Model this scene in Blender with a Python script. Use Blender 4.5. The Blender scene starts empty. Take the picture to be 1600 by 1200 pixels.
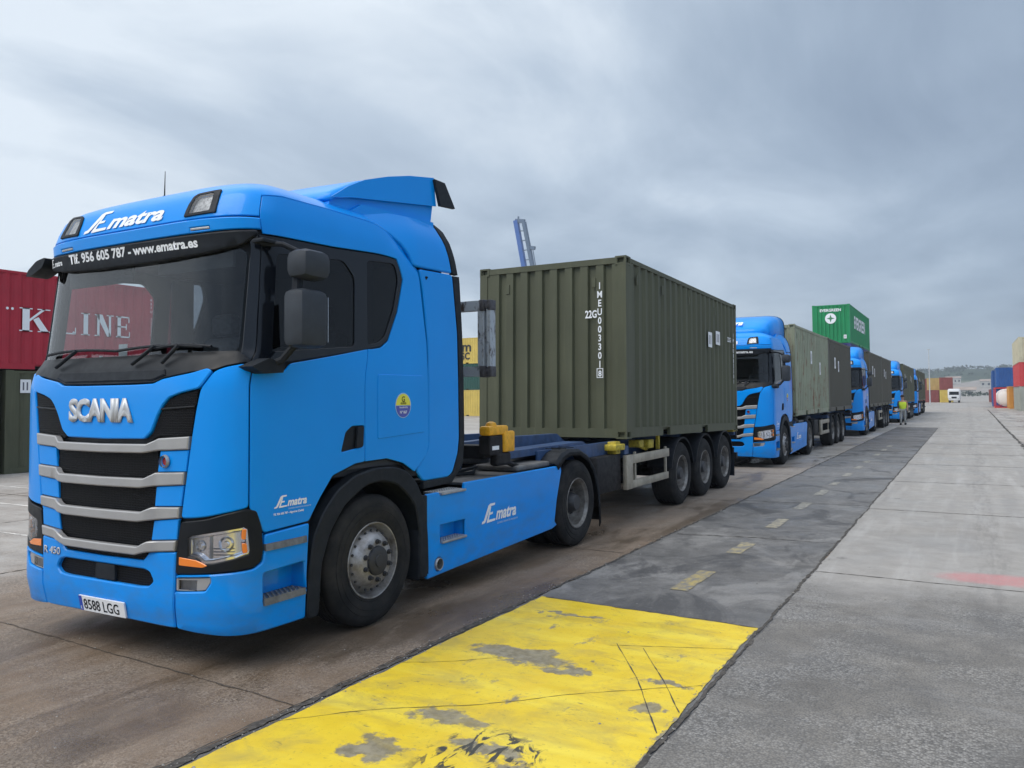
import bpy, bmesh, math, random
import numpy as np
from mathutils import Vector, Matrix
from mathutils.geometry import delaunay_2d_cdt
random.seed(7)
C = bpy.context.scene.collection
# ------------------------------------------------------------------ camera, sky, sun
cam = bpy.data.objects.new('camera', bpy.data.cameras.new('camera')); C.objects.link(cam)
bpy.context.scene.camera = cam
_yaw, _pit, _rol = -0.4980641, 0.0405078, -0.0089007
cy, sn = math.cos(_yaw), math.sin(_yaw); cp, sp = math.cos(_pit), math.sin(_pit)
_f = Vector((sn*cp, cy*cp, sp)); _r = Vector((cy, -sn, 0)); _u = _r.cross(_f)
cr, sr = math.cos(_rol), math.sin(_rol)
_r2 = cr*_r + sr*_u; _u2 = -sr*_r + cr*_u
m = Matrix.Identity(4)
for i in range(3):
    m[i][0] = _r2[i]; m[i][1] = _u2[i]; m[i][2] = -_f[i]
m[2][3] = 1.792
cam.matrix_world = m
cam.data.sensor_width = 36; cam.data.lens = 1235.335/1600*36
cam.data.shift_x = -37.765/1600; cam.data.shift_y = -29.156/1600
cam.data.clip_start = 0.05; cam.data.clip_end = 9000
sc = bpy.context.scene
sc.view_settings.view_transform = 'Standard'; sc.view_settings.look = 'None'
sc.view_settings.exposure = 0.22; sc.view_settings.gamma = 1
sc.cycles.max_bounces = 8; sc.cycles.transparent_max_bounces = 16

SUN_EL, SUN_AZ = math.radians(50), math.radians(205)   # high behind the photographer, veiled by cloud
def build_world():
    w = bpy.data.worlds.new('World'); sc.world = w; w.use_nodes = True
    nt = w.node_tree; N = nt.nodes; L = nt.links; N.clear()
    out = N.new('ShaderNodeOutputWorld'); bg = N.new('ShaderNodeBackground')
    L.new(bg.outputs[0], out.inputs[0])
    tc = N.new('ShaderNodeTexCoord')
    sep = N.new('ShaderNodeSeparateXYZ'); L.new(tc.outputs['Generated'], sep.inputs[0])
    def math_(op, a, b=None, c=None, clamp=False):
        n = N.new('ShaderNodeMath'); n.operation = op; n.use_clamp = clamp
        for k, q in enumerate((a, b, c)):
            if q is None: continue
            if isinstance(q, (int, float)): n.inputs[k].default_value = q
            else: L.new(q, n.inputs[k])
        return n.outputs[0]
    X, Y, Z = sep.outputs
    den = math_('ADD', math_('MAXIMUM', Z, 0.0), 0.16)
    px = math_('DIVIDE', X, den); py = math_('DIVIDE', Y, den)
    cb = N.new('ShaderNodeCombineXYZ'); L.new(px, cb.inputs[0]); L.new(py, cb.inputs[1])
    def noise(scale, detail, rough, dist=0.0, off=0.0):
        mp = N.new('ShaderNodeMapping'); mp.inputs['Location'].default_value = (off, off*1.7, 0)
        mp.inputs['Rotation'].default_value = (0, 0, math.radians(18)); mp.inputs['Scale'].default_value = (1, .62, 1)
        L.new(cb.outputs[0], mp.inputs[0])
        n = N.new('ShaderNodeTexNoise'); n.inputs['Scale'].default_value = scale
        n.inputs['Detail'].default_value = detail; n.inputs['Roughness'].default_value = rough
        n.inputs['Distortion'].default_value = dist
        L.new(mp.outputs[0], n.inputs[0]); return n.outputs[0]
    n1 = noise(.50, 4, .5, .15, 5.3); n2 = noise(1.55, 6, .58, .35, 8.4)
    v = math_('ADD', math_('MULTIPLY', n1, .66), math_('MULTIPLY', n2, .34))
    # a thinner, brighter bank of cloud towards the left (-X)
    v = math_('ADD', v, math_('MULTIPLY', math_('ADD', X, .48), -.27))
    ramp = N.new('ShaderNodeValToRGB'); L.new(v, ramp.inputs[0])
    e = ramp.color_ramp.elements
    e[0].position = .33; e[0].color = (.185, .24, .325, 1)
    e[1].position = .61; e[1].color = (.66, .725, .79, 1)
    q = ramp.color_ramp.elements.new(.43); q.color = (.285, .355, .448, 1)
    q = ramp.color_ramp.elements.new(.52); q.color = (.43, .507, .60, 1)
    # pale strip near the horizon
    hz = N.new('ShaderNodeMapRange'); hz.interpolation_type = 'SMOOTHSTEP'
    L.new(Z, hz.inputs[0]); hz.inputs[1].default_value = .09; hz.inputs[2].default_value = .0
    hz.inputs[3].default_value = 0; hz.inputs[4].default_value = .6
    mx = N.new('ShaderNodeMixRGB'); L.new(hz.outputs[0], mx.inputs[0]); L.new(ramp.outputs[0], mx.inputs[1])
    mx.inputs[2].default_value = (.34, .43, .53, 1)
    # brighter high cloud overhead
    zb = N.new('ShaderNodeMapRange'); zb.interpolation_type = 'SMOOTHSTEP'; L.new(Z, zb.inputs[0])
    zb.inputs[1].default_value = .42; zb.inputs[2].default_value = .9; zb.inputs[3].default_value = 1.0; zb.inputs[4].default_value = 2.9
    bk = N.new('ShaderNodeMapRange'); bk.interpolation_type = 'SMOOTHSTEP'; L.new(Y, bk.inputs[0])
    bk.inputs[1].default_value = .1; bk.inputs[2].default_value = -.8; bk.inputs[3].default_value = 1.0; bk.inputs[4].default_value = 1.8  # added brightness: out-of-view sky behind the camera lights the fronts
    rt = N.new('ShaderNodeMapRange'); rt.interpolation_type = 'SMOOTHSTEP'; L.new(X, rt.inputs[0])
    rt.inputs[1].default_value = .25; rt.inputs[2].default_value = .8; rt.inputs[3].default_value = 1.0; rt.inputs[4].default_value = 1.55  # added brightness: out-of-view sky to the right lights the sides
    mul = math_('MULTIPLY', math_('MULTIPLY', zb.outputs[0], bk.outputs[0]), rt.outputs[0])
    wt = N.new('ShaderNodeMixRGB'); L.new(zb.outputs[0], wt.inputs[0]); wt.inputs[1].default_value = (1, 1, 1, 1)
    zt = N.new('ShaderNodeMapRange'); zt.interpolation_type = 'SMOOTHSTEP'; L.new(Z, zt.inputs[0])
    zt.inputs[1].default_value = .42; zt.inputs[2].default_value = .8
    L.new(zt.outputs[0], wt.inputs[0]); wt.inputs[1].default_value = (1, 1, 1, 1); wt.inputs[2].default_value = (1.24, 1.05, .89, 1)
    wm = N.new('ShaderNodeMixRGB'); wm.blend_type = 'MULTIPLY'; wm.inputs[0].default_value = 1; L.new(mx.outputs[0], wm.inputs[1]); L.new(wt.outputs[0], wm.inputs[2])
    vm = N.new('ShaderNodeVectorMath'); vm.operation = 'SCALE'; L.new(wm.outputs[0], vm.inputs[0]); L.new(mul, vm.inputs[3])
    sky = N.new('ShaderNodeTexSky'); sky.sky_type = 'NISHITA'; sky.sun_disc = False
    sky.sun_elevation = SUN_EL; sky.sun_rotation = SUN_AZ
    sk = N.new('ShaderNodeVectorMath'); sk.operation = 'SCALE'; L.new(sky.outputs[0], sk.inputs[0]); sk.inputs[3].default_value = .012
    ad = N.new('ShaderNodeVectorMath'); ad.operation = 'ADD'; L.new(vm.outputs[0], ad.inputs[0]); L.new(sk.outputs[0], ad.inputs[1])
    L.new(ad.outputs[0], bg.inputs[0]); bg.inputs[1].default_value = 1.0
build_world()
sun = bpy.data.objects.new('sun', bpy.data.lights.new('sun', 'SUN')); C.objects.link(sun)
sun.data.energy = 1.3; sun.data.angle = math.radians(40); sun.data.color = (1, .93, .83)
sd = Vector((math.sin(SUN_AZ)*math.cos(SUN_EL), math.cos(SUN_AZ)*math.cos(SUN_EL), math.sin(SUN_EL)))
sun.rotation_euler = (-sd).to_track_quat('-Z', 'Y').to_euler()

# ------------------------------------------------------------------ material helpers
class NT:
    def __init__(s, name):
        s.m = bpy.data.materials.new(name); s.m.use_nodes = True
        s.N = s.m.node_tree.nodes; s.L = s.m.node_tree.links
        s.b = s.N['Principled BSDF']; s.out = s.N['Material Output']
        s._o = None
    def n(s, t, **k):
        q = s.N.new(t)
        for a, b in k.items(): setattr(q, a, b)
        return q
    def obj(s):
        if s._o is None: s._o = s.n('ShaderNodeTexCoord').outputs['Object']
        return s._o
    def put(s, sock, v):
        if isinstance(v, (int, float)): sock.default_value = v
        elif isinstance(v, tuple): sock.default_value = v if len(v) == len(sock.default_value) else tuple(v)+(1,)
        else: s.L.new(v, sock)
    def noise(s, scale, detail=4, rough=.55, vec=None, sc=(1, 1, 1), loc=(0, 0, 0), dist=0, col=False):
        mp = s.n('ShaderNodeMapping'); s.L.new(vec or s.obj(), mp.inputs[0])
        mp.inputs['Scale'].default_value = sc; mp.inputs['Location'].default_value = loc
        q = s.n('ShaderNodeTexNoise'); s.L.new(mp.outputs[0], q.inputs[0])
        q.inputs['Scale'].default_value = scale; q.inputs['Detail'].default_value = detail
        q.inputs['Roughness'].default_value = rough; q.inputs['Distortion'].default_value = dist
        return q.outputs[1 if col else 0]
    def voro(s, scale, sc=(1, 1, 1), feature='F1', out=0):
        mp = s.n('ShaderNodeMapping'); s.L.new(s.obj(), mp.inputs[0]); mp.inputs['Scale'].default_value = sc
        q = s.n('ShaderNodeTexVoronoi'); q.feature = feature; s.L.new(mp.outputs[0], q.inputs[0]); q.inputs['Scale'].default_value = scale
        return q.outputs[out]
    def rng(s, v, a, b, c=0., d=1., smooth=False):
        q = s.n('ShaderNodeMapRange'); q.clamp = True
        if smooth: q.interpolation_type = 'SMOOTHSTEP'
        s.L.new(v, q.inputs[0]); q.inputs[1].default_value = a; q.inputs[2].default_value = b
        q.inputs[3].default_value = c; q.inputs[4].default_value = d; return q.outputs[0]
    def mth(s, op, a, b=None, c=None):
        q = s.n('ShaderNodeMath'); q.operation = op
        for k, v in enumerate((a, b, c)):
            if v is not None: s.put(q.inputs[k], v)
        return q.outputs[0]
    def mix(s, f, a, b):
        q = s.n('ShaderNodeMixRGB'); s.put(q.inputs[0], f); s.put(q.inputs[1], a); s.put(q.inputs[2], b); return q.outputs[0]
    def xyz(s):
        q = s.n('ShaderNodeSeparateXYZ'); s.L.new(s.obj(), q.inputs[0]); return q.outputs
    def bump(s, h, strength=.3, dist=.01):
        q = s.n('ShaderNodeBump'); q.inputs['Strength'].default_value = strength; q.inputs['Distance'].default_value = dist
        s.L.new(h, q.inputs['Height']); s.L.new(q.outputs[0], s.b.inputs['Normal'])
    def set(s, **k):
        mp = dict(col='Base Color', rough='Roughness', metal='Metallic', coat='Coat Weight', crough='Coat Roughness', spec='Specular IOR Level', em='Emission Strength')
        for a, v in k.items(): s.put(s.b.inputs[mp[a]], v)
        return s
def plain(name, col, rough=.5, metal=0., coat=0., var=.0, vs=6., rv=.0, spec=.5, bump=0., bs=60.):
    t = NT(name)
    if var:
        f = t.rng(t.noise(vs, 5, .6), .3, .7)
        t.set(col=t.mix(f, tuple(c*(1-var) for c in col), tuple(min(1, c*(1+var)) for c in col)))
    else: t.set(col=col)
    if rv: t.set(rough=t.rng(t.noise(vs*1.7, 4, .6, loc=(4, 4, 4)), .3, .7, max(.02, rough-rv), min(1, rough+rv)))
    else: t.set(rough=rough)
    t.set(metal=metal, coat=coat, spec=spec)
    if coat: t.set(crough=.06)
    if bump: t.bump(t.noise(bs, 4, .6), bump, .004)
    return t.m
def paint_mat():
    t = NT('blue_paint')
    x, y, z = t.xyz()
    dirt = t.mth('MULTIPLY', t.rng(z, 1.15, .25, 0, .38), t.rng(t.noise(3.5, 6, .65, sc=(1, 1, 2.2)), .42, .72))
    c = t.mix(t.rng(t.noise(1.3, 3), .3, .7), (.0003, .252, .76), (.0005, .272, .82))
    t.set(col=t.mix(dirt, c, (.10, .125, .14)), rough=t.rng(t.noise(2.4, 5, .6), .3, .7, .30, .42), coat=.32, spec=.1)
    t.set(crough=t.rng(t.noise(5, 5, .6), .3, .75, .03, .12))
    t.bump(t.noise(.9, 2, .5), .05, .05)
    return t.m
PAINT = paint_mat()
MIRM = plain('mirror_housing_plastic', (.030, .037, .047), .6, var=.15, vs=9, spec=.3)
BLACK = plain('black_plastic', (.008, .010, .013), .42, var=.2, rv=.1, vs=5, spec=.2)
BLACKM = plain('matt_black_plastic', (.012, .0155, .021), .62, var=.25, vs=9, rv=.1, spec=.22, bump=.05, bs=220)
GLOSSB = plain('gloss_black_panel', (.006, .008, .012), .14, coat=.12, spec=.3)
DARK = plain('dark_interior', (.035, .037, .042), .7, var=.2)
SEATM = plain('seat_fabric', (.055, .057, .065), .85, var=.3, vs=30)
SILV = plain('silver_trim', (.36, .355, .35), .38, metal=.35, var=.05, rv=.06)
SILVB = plain('bright_badge', (.50, .515, .53), .38, metal=.25)
REFL = plain('reflector_silver', (.86, .87, .90), .14, metal=.85)
REFL2 = plain('roof_lamp_reflector', (.62, .62, .60), .42, metal=.35, var=.5, vs=40)
CHROME = plain('chrome', (.85, .86, .88), .12, metal=1.)
STEEL = plain('galvanised_steel', (.42, .43, .44), .42, metal=.8, var=.2, vs=14, rv=.12)
STEPM = plain('step_plate_metal', (.17, .175, .18), .45, metal=.6, var=.3, vs=20)
FRAME_M = plain('chassis_black', (.014, .014, .016), .6, spec=.25, var=.45, vs=8, rv=.12)
GREYPL = plain('grey_deck_plastic', (.11, .108, .105), .7, var=.35, vs=7)
AMBER = plain('amber_lens', (.85, .22, .02), .2, coat=.6)
WHITE = plain('white_vinyl', (.80, .82, .84), .45)
PALE = plain('pale_blue_vinyl', (.35, .55, .8), .45)
YEL = plain('yellow_steel', (.72, .36, .015), .5, var=.25, vs=16, rv=.1)
YELD = plain('dirty_yellow_steel', (.42, .33, .03), .6, var=.5, vs=20)
GUARD = plain('sideguard_aluminium', (.34, .31, .25), .5, metal=.35, var=.25, vs=6)
TBLUE = plain('trailer_blue_paint', (.024, .060, .145), .5, var=.35, vs=6, rv=.12)
PLATE_R = plain('plate_white', (.78, .79, .80), .35, var=.04)
PLATE_B = plain('plate_blue', (.015, .06, .42), .35)
DECALY = plain('decal_yellow', (.72, .68, .06), .45)
DECALP = plain('decal_indigo', (.07, .09, .40), .45)
RED = plain('red_lens', (.35, .02, .02), .25, coat=.5)
def rubber():
    t = NT('tyre_rubber')
    f = t.rng(t.noise(5, 6, .65), .35, .7)
    t.set(col=t.mix(f, (.012, .013, .015), (.034, .033, .032)), rough=.82, spec=.18)
    t.bump(t.noise(90, 3, .5), .1, .003); return t.m
RUB = rubber()
def rimmat(name, a, b, metal):
    t = NT(name); f = t.rng(t.noise(9, 6, .65), .35, .68)
    t.set(col=t.mix(f, a, b), rough=t.rng(t.noise(16, 4), .3, .7, .35, .6), metal=metal); return t.m
RIMF = rimmat('front_rim_steel', (.40, .40, .41), (.16, .145, .13), .55)
RIMR = rimmat('rear_rim_steel', (.24, .235, .225), (.09, .08, .07), .35)
HUBM = plain('hub_black', (.025, .027, .032), .5, var=.2)
def mesh_mat():
    t = NT('honeycomb_mesh')
    x, y, z = t.xyz()
    cb = t.n('ShaderNodeCombineXYZ'); t.L.new(x, cb.inputs[0]); t.L.new(z, cb.inputs[1])
    q = t.n('ShaderNodeTexVoronoi'); q.voronoi_dimensions = '2D'; q.feature = 'DISTANCE_TO_EDGE'; t.L.new(cb.outputs[0], q.inputs[0])
    q.inputs['Scale'].default_value = 60; q.inputs['Randomness'].default_value = .25
    f = t.rng(q.outputs[0], .06, .2)
    t.set(col=t.mix(f, (.012, .013, .016), (.0006, .0006, .001)), rough=.5, spec=.12)  # cells coloured near-black in place of shade behind real openings
    h = t.mth('SUBTRACT', 1.0, f); t.bump(h, .8, .01)
    return t.m
MESHM = mesh_mat()
def glass_mat(name, tint, k=1.0):
    t = NT(name); t.N.remove(t.b)
    tr = t.n('ShaderNodeBsdfTransparent'); tr.inputs[0].default_value = tint+(1,)
    gl = t.n('ShaderNodeBsdfGlossy'); gl.inputs['Roughness'].default_value = .015
    fr = t.n('ShaderNodeFresnel'); fr.inputs[0].default_value = 1.52
    f = t.mth('MULTIPLY', fr.outputs[0], k)
    mx = t.n('ShaderNodeMixShader'); t.L.new(f, mx.inputs[0]); t.L.new(tr.outputs[0], mx.inputs[1]); t.L.new(gl.outputs[0], mx.inputs[2])
    t.L.new(mx.outputs[0], t.out.inputs[0]); return t.m
GLASS = glass_mat('windscreen_glass', (.84, .90, .90), 1.15)
GLASSD = glass_mat('side_glass', (.20, .22, .25), .75)
GLASSL = glass_mat('clear_side_glass', (.80, .82, .84), 1.0)
LENS = glass_mat('clear_lens', (.97, .98, 1.0), 1.5)

# ------------------------------------------------------------------ object helpers
def empty(name, loc, label=None, cat=None, group=None, rz=0):
    o = bpy.data.objects.new(name, None); C.objects.link(o); o.location = loc; o.rotation_euler[2] = rz
    o.empty_display_size = .2
    tag(o, label, cat, group); return o
def tag(o, label=None, cat=None, group=None, kind=None):
    for k, v in (('label', label), ('category', cat), ('group', group), ('kind', kind)):
        if v: o[k] = v
    return o
def link(name, me, mat, parent=None, smooth=None):
    if mat is not None:
        for q in (mat if isinstance(mat, (list, tuple)) else [mat]): me.materials.append(q)
    o = bpy.data.objects.new(name, me); C.objects.link(o)
    if parent is not None: o.parent = parent
    if smooth:
        for p in me.polygons: p.use_smooth = True
        me.set_sharp_from_angle(angle=math.radians(smooth))
    return o
def copy_tree(o, parent=None):
    c = o.copy(); C.objects.link(c)
    if parent is not None: c.parent = parent
    for ch in o.children: copy_tree(ch, c)
    return c
class B:
    """collects geometry for one mesh"""
    def __init__(s): s.v = []; s.f = []; s.mi = []
    def add(s, vs, fs, mi=0):
        o = len(s.v); s.v += [tuple(p) for p in vs]; s.f += [tuple(i+o for i in f) for f in fs]; s.mi += [mi]*len(fs); return s
    def box(s, x0, x1, y0, y1, z0, z1, mi=0, c=0.0):
        if c <= 0:
            s.add([(x, y, z) for x in (x0, x1) for y in (y0, y1) for z in (z0, z1)],
                  [(0, 1, 3, 2), (4, 6, 7, 5), (0, 4, 5, 1), (2, 3, 7, 6), (0, 2, 6, 4), (1, 5, 7, 3)], mi)
        else:
            bm = bmesh.new(); bmesh.ops.create_cube(bm, size=1)
            for v in bm.verts:
                v.co = Vector(((x0+x1)/2+v.co.x*(x1-x0), (y0+y1)/2+v.co.y*(y1-y0), (z0+z1)/2+v.co.z*(z1-z0)))
            bmesh.ops.bevel(bm, geom=bm.edges[:], offset=c, segments=2, profile=.5, affect='EDGES', clamp_overlap=True)
            s.addbm(bm, mi)
        return s
    def addbm(s, bm, mi=0, mat=None):
        bm.verts.index_update()
        s.add([(mat @ v.co if mat else v.co)[:] for v in bm.verts], [[v.index for v in f.verts] for f in bm.faces], mi); bm.free(); return s
    def tube(s, pts, r, n=8, mi=0, cap=True):
        pts = [Vector(p) for p in pts]; rs = r if isinstance(r, (list, tuple)) else [r]*len(pts)
        rings = []; up = Vector((0, 0, 1))
        for i, p in enumerate(pts):
            d = (pts[min(i+1, len(pts)-1)]-pts[max(i-1, 0)]).normalized()
            a = d.cross(up if abs(d.z) < .95 else Vector((1, 0, 0))).normalized(); b = d.cross(a)
            rings.append([p+a*math.cos(2*math.pi*k/n)*rs[i]+b*math.sin(2*math.pi*k/n)*rs[i] for k in range(n)])
        vs = [q for R_ in rings for q in R_]; fs = []
        for i in range(len(pts)-1):
            for k in range(n):
                fs.append((i*n+k, i*n+(k+1) % n, (i+1)*n+(k+1) % n, (i+1)*n+k))
        if cap: fs += [tuple(range(n))[::-1], tuple(range((len(pts)-1)*n, len(pts)*n))]
        return s.add(vs, fs, mi)
    def bar(s, p, q, w, h, mi=0):
        p, q = Vector(p), Vector(q); d = (q-p).normalized()
        a = d.cross(Vector((0, 0, 1)) if abs(d.z) < .95 else Vector((0, 1, 0))).normalized(); b = a.cross(d)
        vs = [e+a*i*w/2+b*j*h/2 for e in (p, q) for i, j in ((-1, -1), (1, -1), (1, 1), (-1, 1))]
        return s.add(vs, [(0, 1, 2, 3), (7, 6, 5, 4), (0, 4, 5, 1), (1, 5, 6, 2), (2, 6, 7, 3), (3, 7, 4, 0)], mi)
    def prism(s, poly, axis, a, b, mi=0):
        """extrude 2-D poly along axis; poly in the other two axes (x: (y,z); y: (x,z); z: (x,y))"""
        def P(p, t):
            return (t, p[0], p[1]) if axis == 'x' else (p[0], t, p[1]) if axis == 'y' else (p[0], p[1], t)
        n = len(poly)
        return s.add([P(p, a) for p in poly]+[P(p, b) for p in poly],
                     [tuple(range(n)), tuple(range(2*n-1, n-1, -1))]+[(i, i+n, (i+1) % n+n, (i+1) % n) for i in range(n)], mi)
    def lathe(s, prof, c, axis='x', n=48, mi=0, sgn=1):
        """prof: (along, radius)"""
        vs = []; fs = []; c = Vector(c)
        for (a, r) in prof:
            for k in range(n):
                t = 2*math.pi*k/n
                q = (a*sgn, r*math.cos(t), r*math.sin(t)) if axis == 'x' else (r*math.cos(t), a*sgn, r*math.sin(t)) if axis == 'y' else (r*math.cos(t), r*math.sin(t), a*sgn)
                vs.append(c+Vector(q))
        for i in range(len(prof)-1):
            for k in range(n):
                fs.append((i*n+k, i*n+(k+1) % n, (i+1)*n+(k+1) % n, (i+1)*n+k))
        return s.add(vs, fs, mi)
    def make(s, name, mat, parent=None, smooth=None, fixn=True):
        me = bpy.data.meshes.new(name); me.from_pydata(s.v, [], s.f)
        for p, i in zip(me.polygons, s.mi): p.material_index = i
        if fixn:
            bm = bmesh.new(); bm.from_mesh(me); bmesh.ops.recalc_face_normals(bm, faces=bm.faces[:]); bm.to_mesh(me); bm.free()
        me.update(); return link(name, me, mat, parent, smooth)
def one(name, mat, parent, fn, smooth=None):
    b = B(); fn(b); return b.make(name, mat, parent, smooth)

# ---- cab surface: unrolled sheet (s = distance round the plan outline from the nose, v = height along the profile)
WR = 1.25; AC = .45; NC = 4.0; YR = 2.12
def _plan():
    pts = []
    for i in range(0, 201):
        t = i/200*math.pi/2
        pts.append((WR*math.sin(t)**(2/NC), AC*(1-max(0, math.cos(t))**(2/NC)) if i < 200 else AC))
    pts.append((WR, 3.2)); s = [0]
    for a, b in zip(pts, pts[1:]): s.append(s[-1]+math.hypot(b[0]-a[0], b[1]-a[1]))
    return np.array(s), np.array(pts)
PS, PP = _plan(); SC = PS[-2]
def sy(y): return float(SC+(y-AC))
VT = np.array([0.0, 0.28, 0.42, 0.60, 1.90, 2.02, 2.12, 2.85, 3.00, 3.08, 3.30, 3.41, 3.58, 3.86, 4.42])
ZT = np.array([0.0, 0.28, 0.42, 0.60, 1.90, 2.02, 2.12, 2.85, 3.00, 3.08, 3.25, 3.31, 3.385, 3.43, 3.44])
WT = np.array([1.235, 1.235, 1.25, 1.25, 1.25, 1.25, 1.245, 1.215, 1.20, 1.195, 1.15, 1.07, .90, .60, .02])
FT = np.array([0.04, 0.03, 0.0, 0.0, 0.0, 0.03, .11, .19, .15, .15, .22, .30, .48, .80, 1.35])
_vv = np.arange(0, 4.43, .01)
def _sm(T):
    y = np.interp(_vv, VT, T); k = np.exp(-(np.arange(-12, 13)*.01)**2/(2*.026**2)); k /= k.sum()
    yp = np.concatenate([y[0]-(y[12:0:-1]-y[0]), y, y[-1]-(y[-2:-14:-1]-y[-1])])
    return np.convolve(yp, k, 'valid')
ZS, WS, FS = _sm(ZT), _sm(WT), _sm(FT)
def M(s, v):
    a = abs(s); v = min(v, 4.42)
    x = np.interp(a, PS, PP[:, 0]); y = np.interp(a, PS, PP[:, 1])
    z = np.interp(v, _vv, ZS); w = np.interp(v, _vv, WS); f = np.interp(v, _vv, FS)
    X = x*w/WR; Y = f+y*(YR-f)/YR if y < YR else y
    if z > 2.9:
        k = min(1, (z-2.9)/.3); d = max(0, Y-1.45); z -= .30*k*(d/.67)**2
    return Vector((X if s >= 0 else -X, Y, z))
def side(x):           # flat plane x = const; s -> y, v -> z
    return lambda s, v: Vector((x, s, v))
def nrm(fn, s, v):
    e = .004
    d = (fn(s+e, v)-fn(s-e, v)).cross(fn(s, v+e)-fn(s, v-e))
    return d.normalized() if d.length > 1e-12 else Vector((0, 0, 1))
def fillet(poly, r, k=4):
    out = []; n = len(poly)
    for i in range(n):
        p0, p, p1 = Vector(poly[i-1]), Vector(poly[i]), Vector(poly[(i+1) % n])
        a, b = p0-p, p1-p; d = min(r, a.length*.45, b.length*.45)
        if d < .004: out.append(tuple(p)); continue
        A, Bq = p+a.normalized()*d, p+b.normalized()*d
        for j in range(k+1):
            t = j/k; out.append(tuple((1-t)**2*A+2*t*(1-t)*p+t*t*Bq))
    return out
def dens(poly, st):
    out = []; n = len(poly)
    for i in range(n):
        a, b = Vector(poly[i]), Vector(poly[(i+1) % n]); k = max(1, int(math.ceil((b-a).length/st)))
        for j in range(k): out.append(tuple(a.lerp(b, j/k)))
    return out
def area(p): return sum(p[i-1][0]*p[i][1]-p[i][0]*p[i-1][1] for i in range(len(p)))/2
def inset(poly, d):
    n = len(poly); out = []
    sg = 1 if area(poly) > 0 else -1
    for i in range(n):
        a, p, b = Vector(poly[i-1]), Vector(poly[i]), Vector(poly[(i+1) % n])
        t1 = (p-a).normalized(); t2 = (b-p).normalized()
        n1 = Vector((-t1.y, t1.x))*sg; n2 = Vector((-t2.y, t2.x))*sg
        q = n1+n2; q = q/max(.5, q.length_squared/2) if q.length > 1e-6 else n1
        out.append(tuple(p+q*d))
    return out
def inside(poly, P):
    c = np.zeros(len(P), bool); q = np.array(poly)
    x, y = P[:, 0], P[:, 1]
    for i in range(len(q)):
        x1, y1 = q[i-1]; x2, y2 = q[i]
        if y1 == y2: continue
        k = ((y1 > y) != (y2 > y)) & (x < (x2-x1)*(y-y1)/(y2-y1)+x1)
        c ^= k
    return c
def mirror(poly): return [(-a, b) for a, b in poly][::-1]
def sheet(name, outer, holes, mat, parent, off=0., th=.014, bev=.004, step=.07, fn=M, rnd=0., hrnd=0., smooth=35, b=None, shrink=0.):
    """curved solid panel following fn(s, v)"""
    if shrink: outer = inset(outer, shrink)
    if rnd: outer = fillet(outer, rnd)
    if hrnd: holes = [fillet(h, hrnd) for h in holes]
    rings = [dens(outer, step)]+[dens(h, step) for h in holes]
    ins = [inset(rings[0], bev)]+[inset(h, -bev) for h in rings[1:]] if bev else []
    pts = []; edges = []; ringv = 0
    for r in rings+ins:
        o = len(pts); pts += r; edges += [(o+i, o+(i+1) % len(r)) for i in range(len(r))]
    ringv = sum(len(r) for r in rings)
    A = np.array(rings[0]); lo, hi = A.min(0), A.max(0)
    gx = np.arange(lo[0]+step/2, hi[0], step); gy = np.arange(lo[1]+step/2, hi[1], step)
    if len(gx) and len(gy):
        G = np.array([(x, y) for x in gx for y in gy])
        k = inside(inset(rings[0], max(bev, .001)*3+step*.2), G)
        for h in rings[1:]: k &= ~inside(inset(h, -(max(bev, .001)*3+step*.2)), G)
        pts += [tuple(p) for p in G[k]]
    V, E_, F_, OV, _, _ = delaunay_2d_cdt([Vector(p) for p in pts], edges, [], 0, 1e-5)
    V = np.array([tuple(p) for p in V]); F_ = [f for f in F_ if len(f) == 3]
    if not F_: print('EMPTY SHEET', name); return None
    cen = np.array([V[list(f)].mean(0) for f in F_])
    k = inside(rings[0], cen)
    for h in rings[1:]: k &= ~inside(h, cen)
    F_ = [f for f, q in zip(F_, k) if q]
    used = sorted({i for f in F_ for i in f}); mp = {u: i for i, u in enumerate(used)}
    F_ = [tuple(mp[i] for i in f) for f in F_]
    isr = [any(o < ringv for o in OV[u]) for u in used]
    P3 = [fn(*V[u]) for u in used]; NN = [nrm(fn, *V[u]) for u in used]
    nv = len(used)
    cnt = {}
    for f in F_:
        for a, c in ((f[0], f[1]), (f[1], f[2]), (f[2], f[0])): cnt[(a, c)] = cnt.get((a, c), 0)+1
    top = [p+n*(off-(bev*.8 if r and bev else 0)) for p, n, r in zip(P3, NN, isr)]
    vs = list(top); fs = list(F_)
    if th:
        vs += [p+n*(off-th) for p, n in zip(P3, NN)]
        fs += [(f[2]+nv, f[1]+nv, f[0]+nv) for f in F_]
        for (a, c) in cnt:
            if (c, a) not in cnt: fs.append((c, a, a+nv, c+nv))
    if b is not None: b.add(vs, fs); return b
    me = bpy.data.meshes.new(name); me.from_pydata([tuple(p) for p in vs], [], fs); me.update()
    return link(name, me, mat, parent, smooth)
def text2d(body, size, bold=0., shear=0., space=1., align='LEFT', res=3, sx=1.):
    cu = bpy.data.curves.new('t', 'FONT'); cu.body = body; cu.size = size; cu.offset = bold; cu.shear = shear
    cu.space_character = space; cu.align_x = align; cu.resolution_u = res; cu.fill_mode = 'FRONT'
    o = bpy.data.objects.new('t', cu); C.objects.link(o)
    dg = bpy.context.evaluated_depsgraph_get(); me = bpy.data.meshes.new_from_object(o.evaluated_get(dg))
    bm = bmesh.new(); bm.from_mesh(me); bpy.data.objects.remove(o); bpy.data.curves.remove(cu); bpy.data.meshes.remove(me)
    for v in bm.verts: v.co.x *= sx
    return bm
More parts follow.
